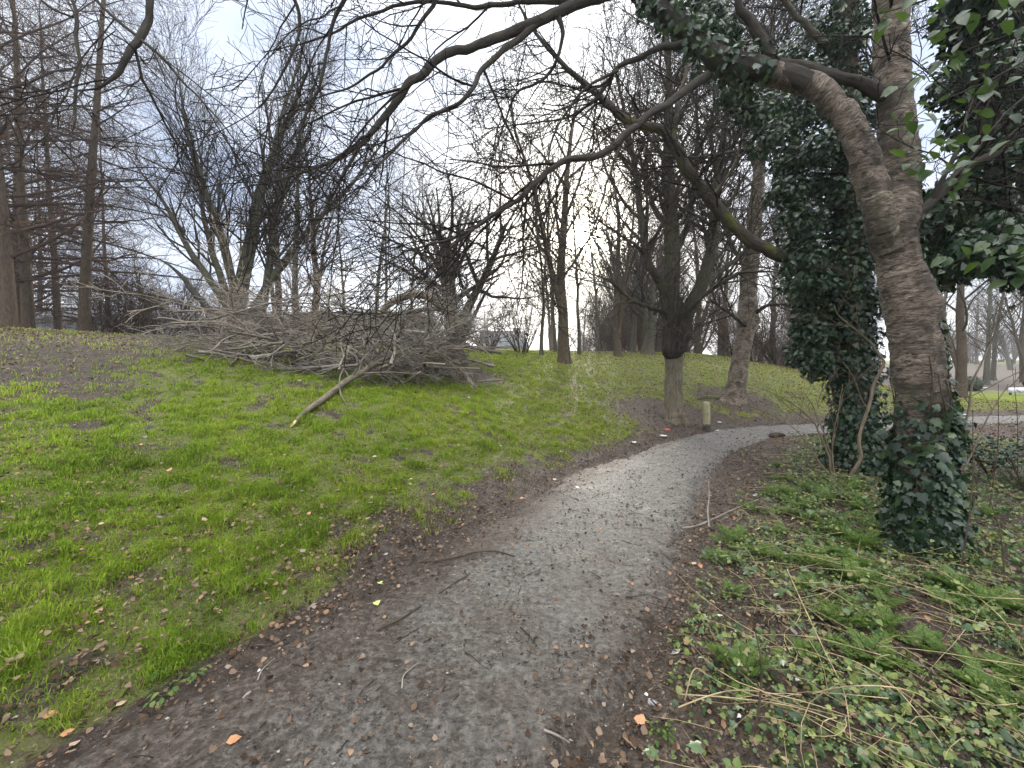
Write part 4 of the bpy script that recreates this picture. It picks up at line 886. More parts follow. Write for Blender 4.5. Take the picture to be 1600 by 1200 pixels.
# ------------------------------------------------------------------ the two trees beyond the bollard
TWM = [None, lv(9, 3.0, 16, 42, .11, .03, t0=.15, rr=.5, rmax=.05, rmin=.008, cone=.5), lv(6, 1.25, 9, 44, .15, .0, t0=.15, rr=.55, rmin=.007), lv(4, .5, 6, 46, .17, -.01, t0=.15, rr=.6, rmin=.005)]
def shift(s, D): return [(a, b, D + c, d) for a, b, c, d in s]
def build_mid():
    D = 10.25; g = hit(1053, 657); D = g[1]
    t = thing('pollard_tree', 'bare tree with a dark burr halfway up its pale lower trunk, beside the bollard', 'tree', (0, 0, 0))
    b = Bag(); p, r = trace(shift([(1052, 672, 0, .40), (1052, 658, 0, .29), (1052, 645, 0, .245), (1053, 620, 0, .225), (1053, 580, 0, .22), (1054, 545, 0, .23), (1056, 520, 0, .22), (1056, 495, 0, .03)], D), 90)
    fat_tube(b, p, r, 40, .10, 61, flare=.45); ob('trunk', b.mesh('pollard_trunk'), M['pale_trunk'], t)
    b = Bag(); p, r = trace(shift([(1052, 558, -.03, .20), (1051, 550, -.05, .27), (1054, 538, -.05, .32), (1059, 522, -.05, .34), (1062, 506, -.02, .31), (1064, 492, 0, .24), (1065, 482, 0, .05)], D), 60)
    fat_tube(b, p, r, 44, .20, 62, [(at(1036, 545, D - .2), .16, .10), (at(1072, 525, D - .3), .14, .07), (at(1045, 515, D - .35), .10, .06), (at(1060, 540, D - .35), .08, .05)]); ob('burr', b.mesh('pollard_burr'), M['burr'], t)
    S = [shift(s, D) for s in (
        [(1052, 520, 0, .24), (1048, 470, 0, .22), (1050, 400, 0, .20), (1048, 330, .1, .17), (1043, 240, .2, .13), (1047, 150, .3, .09), (1040, 60, .3, .05), (1042, -40, .3, .02)],
        [(1062, 515, 0, .2), (1078, 480, -.1, .18), (1098, 440, -.2, .16), (1113, 380, -.3, .14), (1118, 310, -.4, .11), (1128, 230, -.5, .08), (1140, 130, -.6, .05), (1150, 20, -.7, .02)],
        [(1046, 470, 0, .13), (1030, 440, -.2, .11), (1012, 410, -.4, .10), (1003, 350, -.6, .085), (994, 270, -.8, .065), (978, 190, -1.0, .045), (960, 100, -1.2, .02)],
        [(1043, 490, -.05, .07), (1015, 480, -.4, .055), (985, 468, -.8, .045), (955, 440, -1.2, .03), (915, 425, -1.6, .015)],
        [(1096, 445, -.2, .09), (1125, 425, .2, .07), (1160, 395, .6, .05), (1200, 350, 1.0, .03), (1240, 320, 1.4, .012)],
        [(1052, 400, 0, .1), (1075, 350, .4, .08), (1085, 280, .8, .06), (1090, 190, 1.2, .04), (1085, 90, 1.5, .015)],
        [(1072, 495, -.2, .08), (1090, 470, -.5, .06), (1130, 440, -.9, .05), (1165, 425, -1.2, .035), (1210, 425, -1.5, .015)],
        [(1048, 360, .1, .08), (1020, 320, .5, .06), (1010, 250, .9, .04), (1020, 160, 1.2, .015)])]
    br = []
    for i, s in enumerate(S):
        b = Bag(); p, r = trace(s, 70); fat_tube(b, p, r, 16, .08, 65 + i); ob('stem', b.mesh('pollard_stem'), M['bark_pollard'], t); p, r = trace(s, 24); br.append((p[5:], r[5:], 0))
    out = crown_on(br, TWM, 71, .62); b = Bag(); tubes(b, out, lambda l: (6, 5, 3, 3)[l])
    # a beard of thin shoots round the burr
    rs = np.random.default_rng(3); o2 = []
    for i in range(150):
        c = at(1056 + rs.normal(0, 15), 495 + rs.normal(0, 28), D - .25 + rs.normal(0, .15)); grow(o2, c, unit(np.array([rs.normal(0, .5), -.4, .5 + rs.normal(0, .5)])), .5 + .5 * rs.random(), .008, 0, [lv(6, 1, 0, 0, .15, .08, taper=.4)], rs)
    tubes(b, o2, 3); ob('crown', b.mesh('pollard_crown'), M['twig_grey'], t)
    g = hit(1148, 627); D = g[1]
    t = thing('cherry_tree', 'leaning cherry with ringed bark and flared mossy root, up the bank behind the bollard', 'tree', (0, 0, 0))
    b = Bag(); p, r = trace(shift([(1142, 644, 0, .55), (1146, 626, 0, .38), (1151, 600, 0, .29), (1156, 565, 0, .26), (1163, 525, 0, .27), (1167, 500, 0, .31), (1169, 470, 0, .27), (1170, 430, 0, .26), (1176, 380, 0, .24), (1182, 310, 0, .20), (1190, 220, 0, .16), (1200, 110, 0, .11), (1208, 0, 0, .05)], D), 220)
    fat_tube(b, p, r, 32, .085, 75, [(at(1150, 505, D - .2), .2, .1), (at(1185, 500, D - .2), .16, .08), (at(1172, 470, D - .3), .2, .06)], flare=.4); ob('trunk', b.mesh('leaning_cherry_trunk'), M['cherry'], t)
    S = [shift(s, D) for s in ([(1178, 490, -.2, .07), (1200, 478, -.5, .05), (1230, 475, -.9, .035), (1262, 470, -1.2, .015)], [(1172, 420, 0, .1), (1150, 395, .4, .07), (1130, 350, .9, .05), (1110, 290, 1.3, .03)], [(1180, 340, 0, .1), (1215, 290, -.4, .07), (1235, 220, -.8, .05), (1260, 130, -1, .02)], [(1186, 270, 0, .1), (1160, 210, .5, .07), (1140, 130, .9, .04), (1120, 40, 1.2, .02)], [(1195, 160, 0, .08), (1220, 90, .5, .05), (1240, 0, .8, .02)], [(1166, 510, -.2, .06), (1140, 490, -.6, .04), (1110, 470, -1, .02)], [(1176, 390, 0, .08), (1210, 370, .6, .06), (1250, 340, 1.0, .035), (1290, 330, 1.5, .015)])]
    b = Bag(); br = []
    for i, s in enumerate(S):
        p, r = trace(s, 50); fat_tube(b, p, r, 10, .06, 85 + i); p, r = trace(s, 20); br.append((p[3:], r[3:], 0))
    ob('branches', b.mesh('leaning_cherry_branches'), M['bark_dark'], t)
    p, r = trace(shift([(1182, 310, 0, .20), (1190, 220, 0, .16), (1200, 110, 0, .11), (1208, 0, 0, .05)], D), 20); br.append((p, r, 0))
    out = crown_on(br, TWM, 73, .75); b = Bag(); tubes(b, out, lambda l: (6, 5, 3, 3)[l]); ob('twigs', b.mesh('leaning_cherry_twigs'), M['twig_dark'], t)
    # its surface root runs out to the left
    q = np.array([hit(a, c) for a, c in ((1142, 624), (1128, 624), (1112, 622), (1098, 622), (1086, 625), (1078, 629))]); q[:, 2] += np.array([.03, .01, -.02, .01, -.03, -.1])
    b = Bag(); q = spline(q, 40); fat_tube(b, q, np.linspace(.15, .05, 40), 14, .25, 97); ob('root', b.mesh('leaning_cherry_root'), M['bark_slight'], t)
M['pale_trunk'] = bark_mat('pale_grey_bark', (.065, .055, .042), (.25, .215, .165), (.12, .12, .06), mossy=.50)
M['burr'] = bark_mat('dark_burr', (.016, .014, .012), (.07, .06, .05))
build_mid()

# ------------------------------------------------------------------ bollard, brush pile, fallen limbs
def lathe(bag, prof, k, c=(0, 0, 0), amp=0, seed=0):
    a = np.arange(k) * 2 * np.pi / k; n = len(prof); pr = np.array(prof)
    V = np.stack([pr[:, 0, None] * np.cos(a), pr[:, 0, None] * np.sin(a), pr[:, 1, None] + 0 * a], -1)
    if amp: V[..., :2] *= (1 + amp * (fbm(np.cos(a)[None] * 2 + 5 + 0 * V[..., 2], np.sin(a)[None] * 2 + V[..., 2] * 5, 3, seed) - .5))[..., None]
    idx = np.arange(n * k).reshape(n, k); Q = np.stack([idx[:-1], np.roll(idx[:-1], -1, 1), np.roll(idx[1:], -1, 1), idx[1:]], -1).reshape(-1, 4)
    bag.add(V.reshape(-1, 3) + np.array(c), Q, None, .3)
def build_bollard():
    g = hit(1104, 673); D = g[1]; h = 47 * D / F; r = .088
    t = thing('bollard', 'short round algae-green wooden post with dark foot at the bend of the path', 'bollard', (g[0], g[1], g[2] - .03)); t.rotation_euler = (R(1.5), R(-1.5), 0)
    b = Bag(); z0 = h * .27
    lathe(b, [(r * 1.0, z0 - .03), (r, z0), (r, h * .6), (r * .985, h - .03), (r * .93, h - .008), (r * .8, h), (.001, h + .004)], 24, amp=.08); ob('post', b.mesh('bollard_post'), M['algae_wood'], t)
    b = Bag(); lathe(b, [(r * 1.12, -.12), (r * 1.08, 0), (r * 1.02, z0 * .7), (r * 1.008, z0), (r * .9, z0 + .004)], 24, amp=.12, seed=4); ob('foot', b.mesh('bollard_foot'), M['wet_wood'], t)
def algae():
    m, nt, b = mat('algae_green_wood'); tc = N_(nt, 'ShaderNodeTexCoord')
    n = noise(nt, mapping(nt, tc.outputs['Object'], (30, 30, 5)), 1, 6); n2 = noise(nt, tc.outputs['Object'], 9, 5)
    c = ramp(nt, n, [(.3, (.15, .15, .075)), (.7, (.32, .31, .18))]); c = mixc(nt, mrange(nt, n2, .45, .7, 0, .8), c, (.36, .31, .21))
    nt.links.new(c, b.inputs['Base Color']); b.inputs['Roughness'].default_value = .8; bump(nt, b, n, .5, .01); return m
M['algae_wood'] = algae(); M['wet_wood'] = plain('wet_dark_wood', (.055, .048, .036), .6, 18, .5, bmp=.02)
build_bollard()

def ground_line(pts, n, lift=0):
    q = spline(np.array([hit(a, b) for a, b in pts]), n); q[:, 2] += lift; return q
BRP = [lv(10, 2.6, 0, 0, .07, 0, taper=.2), lv(7, 1.3, 9, 40, .12, .0, t0=.15, rr=.6, rmin=.009, cone=.4), lv(5, .6, 5, 44, .16, 0, t0=.15, rr=.65, rmin=.0065), lv(3, .28, 2, 44, .15, 0, t0=.2, rmin=.005)]
M['brush_pale'] = bark_mat('pale_cut_twig', (.14, .115, .09), (.42, .365, .30), rough=.7)
def build_brush():
    kinds = []
    for i in range(10):
        rs = np.random.default_rng(200 + i); out = []
        L_ = 2.2 + .25 * (i % 7); B_ = BRP if i < 7 else [dict(BRP[0], wob=.11, taper=.3), dict(BRP[1], k=6, rmin=.014), dict(BRP[2], k=3, rmin=.009)]
        grow(out, np.zeros(3), np.array([1., 0, .08]), L_, (.026 + .004 * (i % 3)) if i < 7 else .042 + .008 * (i % 3), 0, [dict(B_[0], L=L_)] + B_[1:], rs)
        for p, r, l in out: p[:, 2] = p[:, 2] * .62 - .05 * np.maximum(0, p[:, 0] - 1) ** 2 * .3
        b = Bag(); tubes(b, out, lambda l: (7, 5, 4, 3)[l]); kinds.append(b.mesh('cut_branch_%d' % i))
    rs = random.Random(77); n = 0
    for i in range(135):
        px = 325 + 415 * (i + rs.random()) / 135
        front = np.interp(px, [250, 330, 420, 520, 600, 700, 790], [560, 568, 578, 594, 603, 604, 600]); f = hit(px, front)
        hgt = np.interp(px, [250, 300, 380, 480, 600, 700, 740, 800], [.35, .8, 1.15, 1.35, 1.6, 1.55, 1.1, .25])
        d = rs.random() ** 1.1; y = f[1] + .15 + 2.6 * d * (1 if px < 700 else .7); x = (px - 800) / F * y; z = gz(x, y) + .05 + hgt * rs.random() * (.25 + .75 * min(1, d * 2.2))
        k = kinds[rs.randrange(10)]
        if i < 10: k = kinds[i]
        o = ob('cut_branch', k, M['brush' if kinds.index(k) % 3 else 'brush_pale'], None, (x, y, z))
        az = rs.gauss(math.pi if rs.random() < .6 else 0, .8); L = .5
        o.rotation_euler = (rs.uniform(-.6, .6), rs.gauss(0, .14) if z - gz(x, y) < .3 else rs.gauss(0.02, .34), az); s = rs.uniform(.6, 1.0); o.scale = (s, s, s)
        o.location.x -= math.cos(az) * 1.1 * s; o.location.y -= math.sin(az) * 1.0 * s
        tag(o, 'cut leafless branch tangled in the big heap of brushwood on the bank', 'branch', 'branches in the brushwood heap')
build_brush()

def bough(name, label, pts, bagmat, n=60, k=14, seed=0, tw=None, torn=None, group=None, per=1.0):
    t = thing(name, label, 'branch', (0, 0, 0), 0, group)
    b = Bag(); q, r = pts; fat_tube(b, q, r, k, .07, seed); ob('stem', b.mesh(name + '_stem'), bagmat, t)
    if tw is not None:
        out = crown_on([(q[tw::3], r[tw::3], 0)], [None, lv(7, 1.3, 14, 38, .11, 0, t0=.05, rr=.5, rmax=.022, rmin=.006, cone=.4), lv(5, .6, 7, 42, .14, 0, t0=.15, rmin=.005), lv(3, .25, 4, 42, .15, 0, t0=.2, rmin=.0035)], seed + 3, per)
        for p, rr, l in out:
            g = ground_z(p[:, 0], p[:, 1]) + .02; p[:, 2] = np.maximum(p[:, 2], g)
        b = Bag(); tubes(b, out, lambda l: (6, 5, 4, 3)[l]); ob('twigs', b.mesh(name + '_twigs'), M['brush'], t)
    if torn is not None:
        b = Bag(); p0, d, L, r0 = torn; s = np.cross(d, UP); s /= np.linalg.norm(s); u = np.cross(s, d)
        for i in range(7):
            a = i * .9; o = (s * math.cos(a) + u * math.sin(a)) * r0 * .55; l = L * (.45 + .55 * random.random())
            tubes(b, [(np.array([p0 - d * .06 + o, p0 + d * l * .5 + o * .8, p0 + d * l + o * .3]), np.array([r0 * .45, r0 * .32, .003]), 0)], 5)
        ob('torn_end', b.mesh(name + '_torn'), M['pale_wood'], t)
def build_boughs():
    base = [hit(a, c) for a, c in ((462, 663), (478, 650), (500, 635), (522, 622), (542, 606))]
    ext = [at(565, 582, base[-1][1] + .35), at(592, 565, base[-1][1] + .8), at(640, 543, base[-1][1] + 1.5), at(690, 520, base[-1][1] + 2.3), at(735, 500, base[-1][1] + 3.0)]
    q = np.array(base + ext); q[:5, 2] += np.array([.04, .07, .08, .09, .10]); q[3:5, 2] += .04
    S = spline(np.column_stack([q, [.028, .042, .052, .058, .058, .056, .052, .046, .038, .025]]), 80)
    d = unit(S[0, :3] - S[4, :3])
    bough('fallen_limb', 'long fallen limb with pale torn end lying on the grass before the brush heap', (S[:, :3], S[:, 3]), M['brush_limb'], seed=111, tw=34, torn=(S[1, :3], d, .22, .032))
    bough('broken_bough', 'thick arched bough curving over the top of the brush heap', trace([(588, 500, 10.4, .06), (604, 480, 10.4, .085), (625, 466, 10.4, .10), (648, 460, 10.4, .105), (674, 467, 10.4, .11), (698, 486, 10.5, .115), (716, 508, 10.6, .12), (722, 535, 10.7, .12)], 60), M['brush_limb'], seed=121, tw=5, per=.6)
    bough('broken_bough', 'lower bough lying nearly level beneath the arched one in the brush heap', trace([(600, 492, 10.9, .045), (640, 488, 10.9, .06), (680, 482, 11.0, .065), (705, 492, 11.1, .07), (735, 515, 11.2, .08)], 50), M['brush_limb'], seed=131, tw=5, per=.6)
    bough('broken_bough', 'dark broken limb slanting up from the left end of the brush heap against the sky', trace([(362, 516, 12.4, .125), (345, 500, 12.4, .115), (322, 478, 12.4, .10), (302, 456, 12.4, .088), (289, 437, 12.4, .07), (276, 424, 12.4, .05), (262, 413, 12.4, .03), (244, 403, 12.4, .012)], 60), M['bark_dark'], seed=141)
    bough('bent_stick', 'pale bent stick standing out of the grass beside the torn limb', trace([(537, 575, 7.0, .010), (531, 592, 6.95, .012), (532, 612, 6.9, .012), (542, 632, 6.8, .012), (556, 645, 6.75, .010), (568, 653, 6.7, .006)], 24), M['brush'], k=7, seed=151)
    g = hit(303, 606); bough('upright_stick', 'short pale stick poking up from the grass left of the fallen limb', (spline([g + (0, 0, -.05), g + (.0, 0, .14), g + (-.01, 0, .27)], 12), np.linspace(.009, .005, 12)), M['brush'], k=6, seed=152)
    q = ground_line(((1065, 832), (1090, 828), (1120, 815), (1150, 800), (1185, 786)), 30, .04); bough('fallen_stick', 'long thin stick lying across the weeds at the right edge of the path', (q, np.linspace(.011, .005, 30)), M['brush'], k=7, seed=153)
    q = ground_line(((1108, 830), (1106, 808), (1108, 790), (1107, 768)), 20, .03); q[:, 2] += np.linspace(0, .12, 20); bough('fallen_stick', 'short stick propped upright on the right edge of the path', (q, np.linspace(.010, .005, 20)), M['brush'], k=7, seed=154)
    q = ground_line(((655, 884), (690, 882), (720, 876), (745, 868), (775, 868), (805, 876)), 30, .03); bough('fallen_stick', 'dark bent stick lying in the mud at the left edge of the path', (q, np.linspace(.009, .005, 30)), M['twig_ground'], k=7, seed=155)
    q = ground_line(((590, 992), (640, 965), (690, 930), (735, 900)), 30, .02); bough('fallen_stick', 'long straight dark twig pressed into the left side of the path', (q, np.linspace(.006, .003, 30)), M['twig_ground'], k=6, seed=156)
    q = ground_line(((402, 1073), (408, 1058), (418, 1048), (430, 1036)), 14, .025); bough('fallen_stick', 'small pale twig beside the white wrapper at the path edge', (q, np.linspace(.004, .002, 14)), M['brush'], k=6, seed=157)
    q = ground_line(((628, 1083), (630, 1065), (640, 1052), (655, 1040)), 14, .018); bough('fallen_stick', 'small forked twig in the middle of the path foreground', (q, np.linspace(.004, .002, 14)), M['brush'], k=6, seed=158)
    q = ground_line(((850, 1150), (870, 1158), (890, 1170)), 14, .02); bough('fallen_stick', 'short stubby stick at the lower right of the path', (q, np.linspace(.006, .004, 14)), M['brush'], k=6, seed=159)
    q = ground_line(((1202, 683), (1215, 681), (1228, 682)), 14, .025); bough('short_log', 'short dark log at the far inner edge of the path bend', (q, np.array([.005, .045, .06, .062, .058, .064, .06, .055, .06, .05, .052, .045, .03, .004])), M['twig_ground'], k=10, seed=160)
    # straw stalks long enough to pick out one by one
    st = [((1230, 905), (1255, 975), (1290, 1060), (1318, 1120), (1330, 1190)), ((1060, 1110), (1150, 1120), (1250, 1135), (1350, 1175), (1420, 1195)), ((1060, 1133), (1140, 1133), (1230, 1145), (1330, 1150)), ((1430, 890), (1480, 930), (1560, 1000), (1600, 1040)), ((1290, 1040), (1340, 1085), (1400, 1130), (1470, 1195)), ((1275, 935), (1310, 968), (1350, 985)), ((1070, 1120), (1085, 1100), (1108, 1085)), ((1330, 900), (1400, 935), (1480, 955)), ((1270, 1110), (1330, 1130), (1420, 1138), (1480, 1140)), ((1200, 1040), (1290, 1015), (1370, 1010)), ((1520, 960), (1565, 985), (1600, 1002)), ((1150, 980), (1200, 1000), (1260, 1020), (1300, 1015))]
    for i, s in enumerate(st[:9]):
        q = ground_line(s, 26, .07); q[:, 2] += .05 * np.sin(np.linspace(0, 3.1, 26)) * rng.random() * 2
        b = Bag(); tubes(b, [(q, np.linspace(.0034, .0016, 26), 0)], 6); o = ob('straw_stalk', b.mesh('straw_stalk'), M['straw']); tag(o, 'long pale dead stalk lying over the weeds at lower right', 'stalk', 'long dead stalks in the weeds')
    for i, (a, c, e, f_) in enumerate(((1445, 800, 1452, 700), (1180, 1110, 1172, 950), (1570, 880, 1540, 760), (1500, 860, 1520, 640), (1545, 760, 1560, 600), (1480, 700, 1496, 560), (1590, 700, 1580, 560))):
        g = hit(a, min(c + 40, 1190)); top = at(e, f_, g[1] + .05); b = Bag(); m_ = (g + top) / 2 + np.array([.04, 0, 0]); tubes(b, [(spline([g, m_, top], 12), np.linspace(.006, .002, 12), 0)], 5); tag(ob('dead_plant_stalk', b.mesh('dead_plant_stalk'), M['bark_brown']), 'thin upright dead stalk standing in the weeds at right', 'stalk', 'upright dead stalks in the weeds')
build_boughs()

# ------------------------------------------------------------------ plants under the trees at right
def frond_plant(seed, nf=8, L=.26):
    rs = np.random.default_rng(seed); b = Bag(); V = []; paths = []
    def dia(p, d, l, w, nrm):
        s = np.cross(d, nrm); s /= np.linalg.norm(s) + 1e-9
        V.append(np.array([p, p + d * l * .5 + s * w, p + d * l, p + d * l * .5 - s * w]))
    for f in range(nf):
        az = f * 2.4 + rs.normal(0, .3); el = R(35 + 35 * rs.random()); l = L * (.7 + .5 * rs.random()); d = np.array([math.cos(az) * math.cos(el), math.sin(az) * math.cos(el), math.sin(el)]); pts = [np.array([0, 0, .0])]
        for i in range(10): d = d + np.array([0, 0, -.10]); d /= np.linalg.norm(d); pts.append(pts[-1] + d * l / 10)
        pts = np.array(pts); paths.append((pts, np.linspace(.0022, .0008, 11), 0))
        for i in range(3, 11):
            t = i / 10; dd = unit(pts[i] - pts[i - 1]); s = np.cross(dd, UP); s /= np.linalg.norm(s); nrm = np.cross(s, dd)
            pl = l * .46 * (1.06 - t) + .012
            for sg in (-1, 1):
                pd = unit(s * sg * .85 + dd * .55 + nrm * rs.normal(0, .12)); m = 5
                for j in range(1, m + 1):
                    q = pts[i] + pd * pl * j / m; ss = np.cross(pd, nrm); ll = pl * .42 * (1.15 - j / m) + .006
                    for s2 in (-1, 1): dia(q, unit(ss * s2 * .8 + pd * .7 + nrm * rs.normal(0, .2)), ll, ll * .30, nrm)
                dia(pts[i] + pd * pl, pd, .012, .004, nrm)
    V = np.array(V); n = len(V); b.add(V.reshape(-1, 3), np.arange(n * 4).reshape(n, 4), None, np.repeat(rs.random(n) * .7 + .2, 4)); tubes(b, paths, 3)
    return b.mesh('feathery_plant_%d' % seed, smooth=False)
def build_plants():
    ks = [frond_plant(s) for s in (1, 2, 3)]; rs = random.Random(9); spots = []
    for a, c, n, sx, sy in ((1180, 770, 5, 25, 8), (1150, 830, 5, 20, 12), (1120, 920, 4, 20, 16), (1420, 990, 7, 60, 24), (1540, 1040, 6, 40, 24), (1320, 790, 16, 38, 16), (1310, 830, 13, 40, 16), (1360, 850, 8, 22, 10), (1255, 785, 6, 40, 12), (1230, 740, 7, 40, 10), (1320, 915, 9, 35, 10), (1300, 765, 8, 30, 6), (1490, 925, 7, 40, 10), (1570, 940, 8, 30, 12), (1170, 870, 4, 45, 14), (1480, 800, 2, 40, 20), (1550, 830, 5, 40, 25), (1220, 1000, 2, 50, 30), (1190, 815, 5, 40, 12)):
        for i in range(int(n * .75 + .5)): spots.append((a + rs.gauss(0, sx), c + rs.gauss(0, sy)))
    for i, (a, c) in enumerate(spots):
        c += rs.gauss(0, 14); a += rs.gauss(0, 22)
        if c < 690 or c > 1190: continue
        g = hit(a, c + 12)
        if math.hypot(g[0] - CHX, g[1] - CHY) < .3: continue
        if sdist(g[0], g[1])[0] > -HW - .1: continue
        o = ob('cow_parsley', ks[i % 3], M['feather'], None, g - np.array([0, 0, .01])); s = rs.uniform(.38, .8); o.scale = (s, s, s * rs.uniform(.7, 1.1)); o.rotation_euler = (0, 0, rs.random() * 6.28)
        tag(o, 'fresh green feathery-leaved plant among the weeds beneath the ivy-clad trees', 'plant', 'feathery green plants under the trees')
    # small leafy herbs at the front
    def herb(seed, n=26, sz=.035):
        b = Bag(); r_ = np.random.default_rng(seed); az = r_.random(n) * 6.28; rad = .02 + .09 * r_.random(n); z = .02 + .06 * r_.random(n)
        P = np.stack([np.cos(az) * rad, np.sin(az) * rad, z], 1); scatter(b, leaf_oval(.25, .3), P, np.stack([np.cos(az) * .4, np.sin(az) * .4, 1 + 0 * az], 1), np.stack([np.cos(az), np.sin(az), .3 + 0 * az], 1), sz * (.7 + .7 * r_.random(n)))
        tubes(b, [(np.array([[0, 0, 0], p * .6, p]), np.array([.0015, .0012, .001]), 0) for p in P], 3); return b.mesh('herb_%d' % seed)
    hs = [herb(5), herb(6, 18, .05)]
    for i, (a, c, lab) in enumerate(((1030, 1150, 'small bright green herb at the foot of the picture right of the path'), (1190, 945, 'tuft of narrow green leaves among brown leaves at right'), (300, 1058, 'round-leaved weed growing on the left lip of the path'), (255, 1090, 'weed hanging over the left lip of the path, lower of two'), (242, 1055, 'pale broad-leaved seedling in the mud by the left lip'), (1060, 1010, 'small dark herb on the right verge of the path'), (1110, 1065, 'young herb by the white wrapper at lower right'), (1280, 1060, 'light green herb beside the green wrapper'))):
        g = hit(a, c); tag(ob('herb', hs[i % 2], M['feather'] if i in (0, 1) else M['weed'], None, g), lab, 'plant').scale = (.6, .6, .5)
    # evergreen bramble at the right edge
    for i, (a, c, D, lab) in enumerate(((1545, 730, 5.4, 'dark evergreen bramble in front of the far path at the right edge'), (1600, 770, 4.8, 'dark evergreen bramble cut by the right edge of the picture'), (1500, 760, 5.6, 'low bramble just right of the near cherry foot'))):
        x = (a - 800) / F * D; g0 = np.array([x, D, gz(x, D)]); t = thing('bramble', lab, 'shrub', tuple(g0)); b = Bag(); paths = []; P = []; r_ = np.random.default_rng(300 + i)
        for j in range(13):
            az = r_.random() * 6.28; L = .5 + .5 * r_.random(); tt = np.linspace(0, 1, 10)[:, None]; q = np.array([[math.cos(az), math.sin(az), 0]]) * tt * L * .75 + UP * (L * .95 * np.sin(tt * 2.3) * .62); paths.append((q, np.linspace(.006, .002, 10), 0)); P.append(q[3:])
        tubes(b, paths, 5); ob('canes', b.mesh('bramble_canes_%d' % i), M['bark_brown'], t); P = np.vstack(P); k = r_.integers(0, len(P), 330); pos = P[k] + r_.normal(0, .05, (330, 3)); b = Bag()
        scatter(b, leaf_oval(.2, .36), pos, np.stack([r_.normal(0, .5, 330), r_.normal(0, .5, 330), np.ones(330)], 1), r_.normal(0, 1, (330, 3)), .035 + .035 * r_.random(330)); ob('leaves', b.mesh('bramble_leaves_%d' % i), M['ivy'], t)
    # bare saplings by the ivy-clad tree
    def sapling(label, stems, seed, per=1.0):
        t = thing('sapling', label, 'sapling', (0, 0, 0)); b = Bag(); br = []
        for j, s in enumerate(stems): p, r = trace(s, 40); fat_tube(b, p, r, 9, .04, seed + j); p, r = trace(s, 20); br.append((p[4:], r[4:], 0))
        ob('stem', b.mesh('sapling_stem'), M['sapling'], t); out = crown_on(br, [None, lv(7, .75, 9, 42, .12, .02, t0=.1, rr=.5, rmax=.007, rmin=.0035, cone=.4), lv(5, .32, 5, 42, .15, .02, t0=.2, rmin=.0028)], seed, per)
        b = Bag(); tubes(b, out, lambda l: (5, 4, 3)[l]); ob('twigs', b.mesh('sapling_twigs'), M['sapling'], t)
    sapling('bare sapling with one crooked pale stem in front of the ivy-clad trunk', [[(1328, 745, 5.15, .022), (1345, 715, 5.1, .021), (1342, 690, 5.1, .02), (1352, 650, 5.1, .019), (1366, 605, 5.1, .018), (1380, 565, 5.1, .016), (1362, 540, 5.1, .013), (1335, 515, 5.1, .010), (1312, 495, 5.1, .007), (1303, 478, 5.1, .004)]], 410, .8)
    sapling('cluster of thin bare suckers left of the ivy-clad trunk, over the far path', [[(1300, 742, 5.3, .014), (1290, 700, 5.35, .012), (1262, 650, 5.4, .010), (1215, 618, 5.5, .007), (1170, 600, 5.6, .004)], [(1305, 742, 5.3, .012), (1292, 690, 5.2, .010), (1272, 640, 5.2, .007), (1255, 612, 5.2, .004)], [(1296, 742, 5.3, .010), (1268, 705, 5.4, .008), (1240, 670, 5.5, .006), (1190, 640, 5.6, .003)], [(1303, 742, 5.2, .009), (1300, 690, 5.2, .007), (1310, 640, 5.1, .005), (1318, 600, 5.1, .003)]], 420, .8)
    sapling('spindly bare sapling right of the near cherry trunk against the far lawn', [[(1500, 735, 4.6, .014), (1505, 680, 4.6, .012), (1520, 600, 4.6, .010), (1545, 540, 4.6, .007), (1560, 470, 4.6, .004)], [(1503, 735, 4.6, .012), (1492, 650, 4.5, .009), (1480, 560, 4.5, .006), (1498, 500, 4.5, .003)], [(1506, 735, 4.6, .010), (1540, 660, 4.7, .007), (1575, 600, 4.7, .004)]], 430, .8)
M['sapling'] = bark_mat('sapling_bark', (.11, .085, .06), (.25, .205, .15), rough=.7)
build_plants()

# ------------------------------------------------------------------ rubbish
def crumpled(name, label, px, py, size, m, seed, flat=.45, long_=1.0, cat='litter'):
    import bmesh
    bm = bmesh.new(); bmesh.ops.create_icosphere(bm, subdivisions=3, radius=1); r_ = np.random.default_rng(seed); K_ = unit(r_.normal(0, 1, (14, 3))); h_ = r_.random(14)
    for v in bm.verts:
        c = np.array(v.co); d = K_ @ c; s = .62 + .30 * np.max(np.where(d > .5, h_, 0)) - .38 * np.abs(np.sin(d[:5] * 6)).mean() + .12 * math.sin(9 * d[6]) ; v.co = Vector((c[0] * s * long_, c[1] * s, c[2] * s * flat))
    me = bpy.data.meshes.new(name); bm.to_mesh(me); bm.free(); g = hit(px, py); o = ob(name, me, m, None, g + np.array([0, 0, size * flat * .2])); o.scale = (size * .62,) * 3; o.rotation_euler = (0, 0, r_.random() * 6.28)
    for p in me.polygons: p.use_smooth = False
    return tag(o, label, cat)
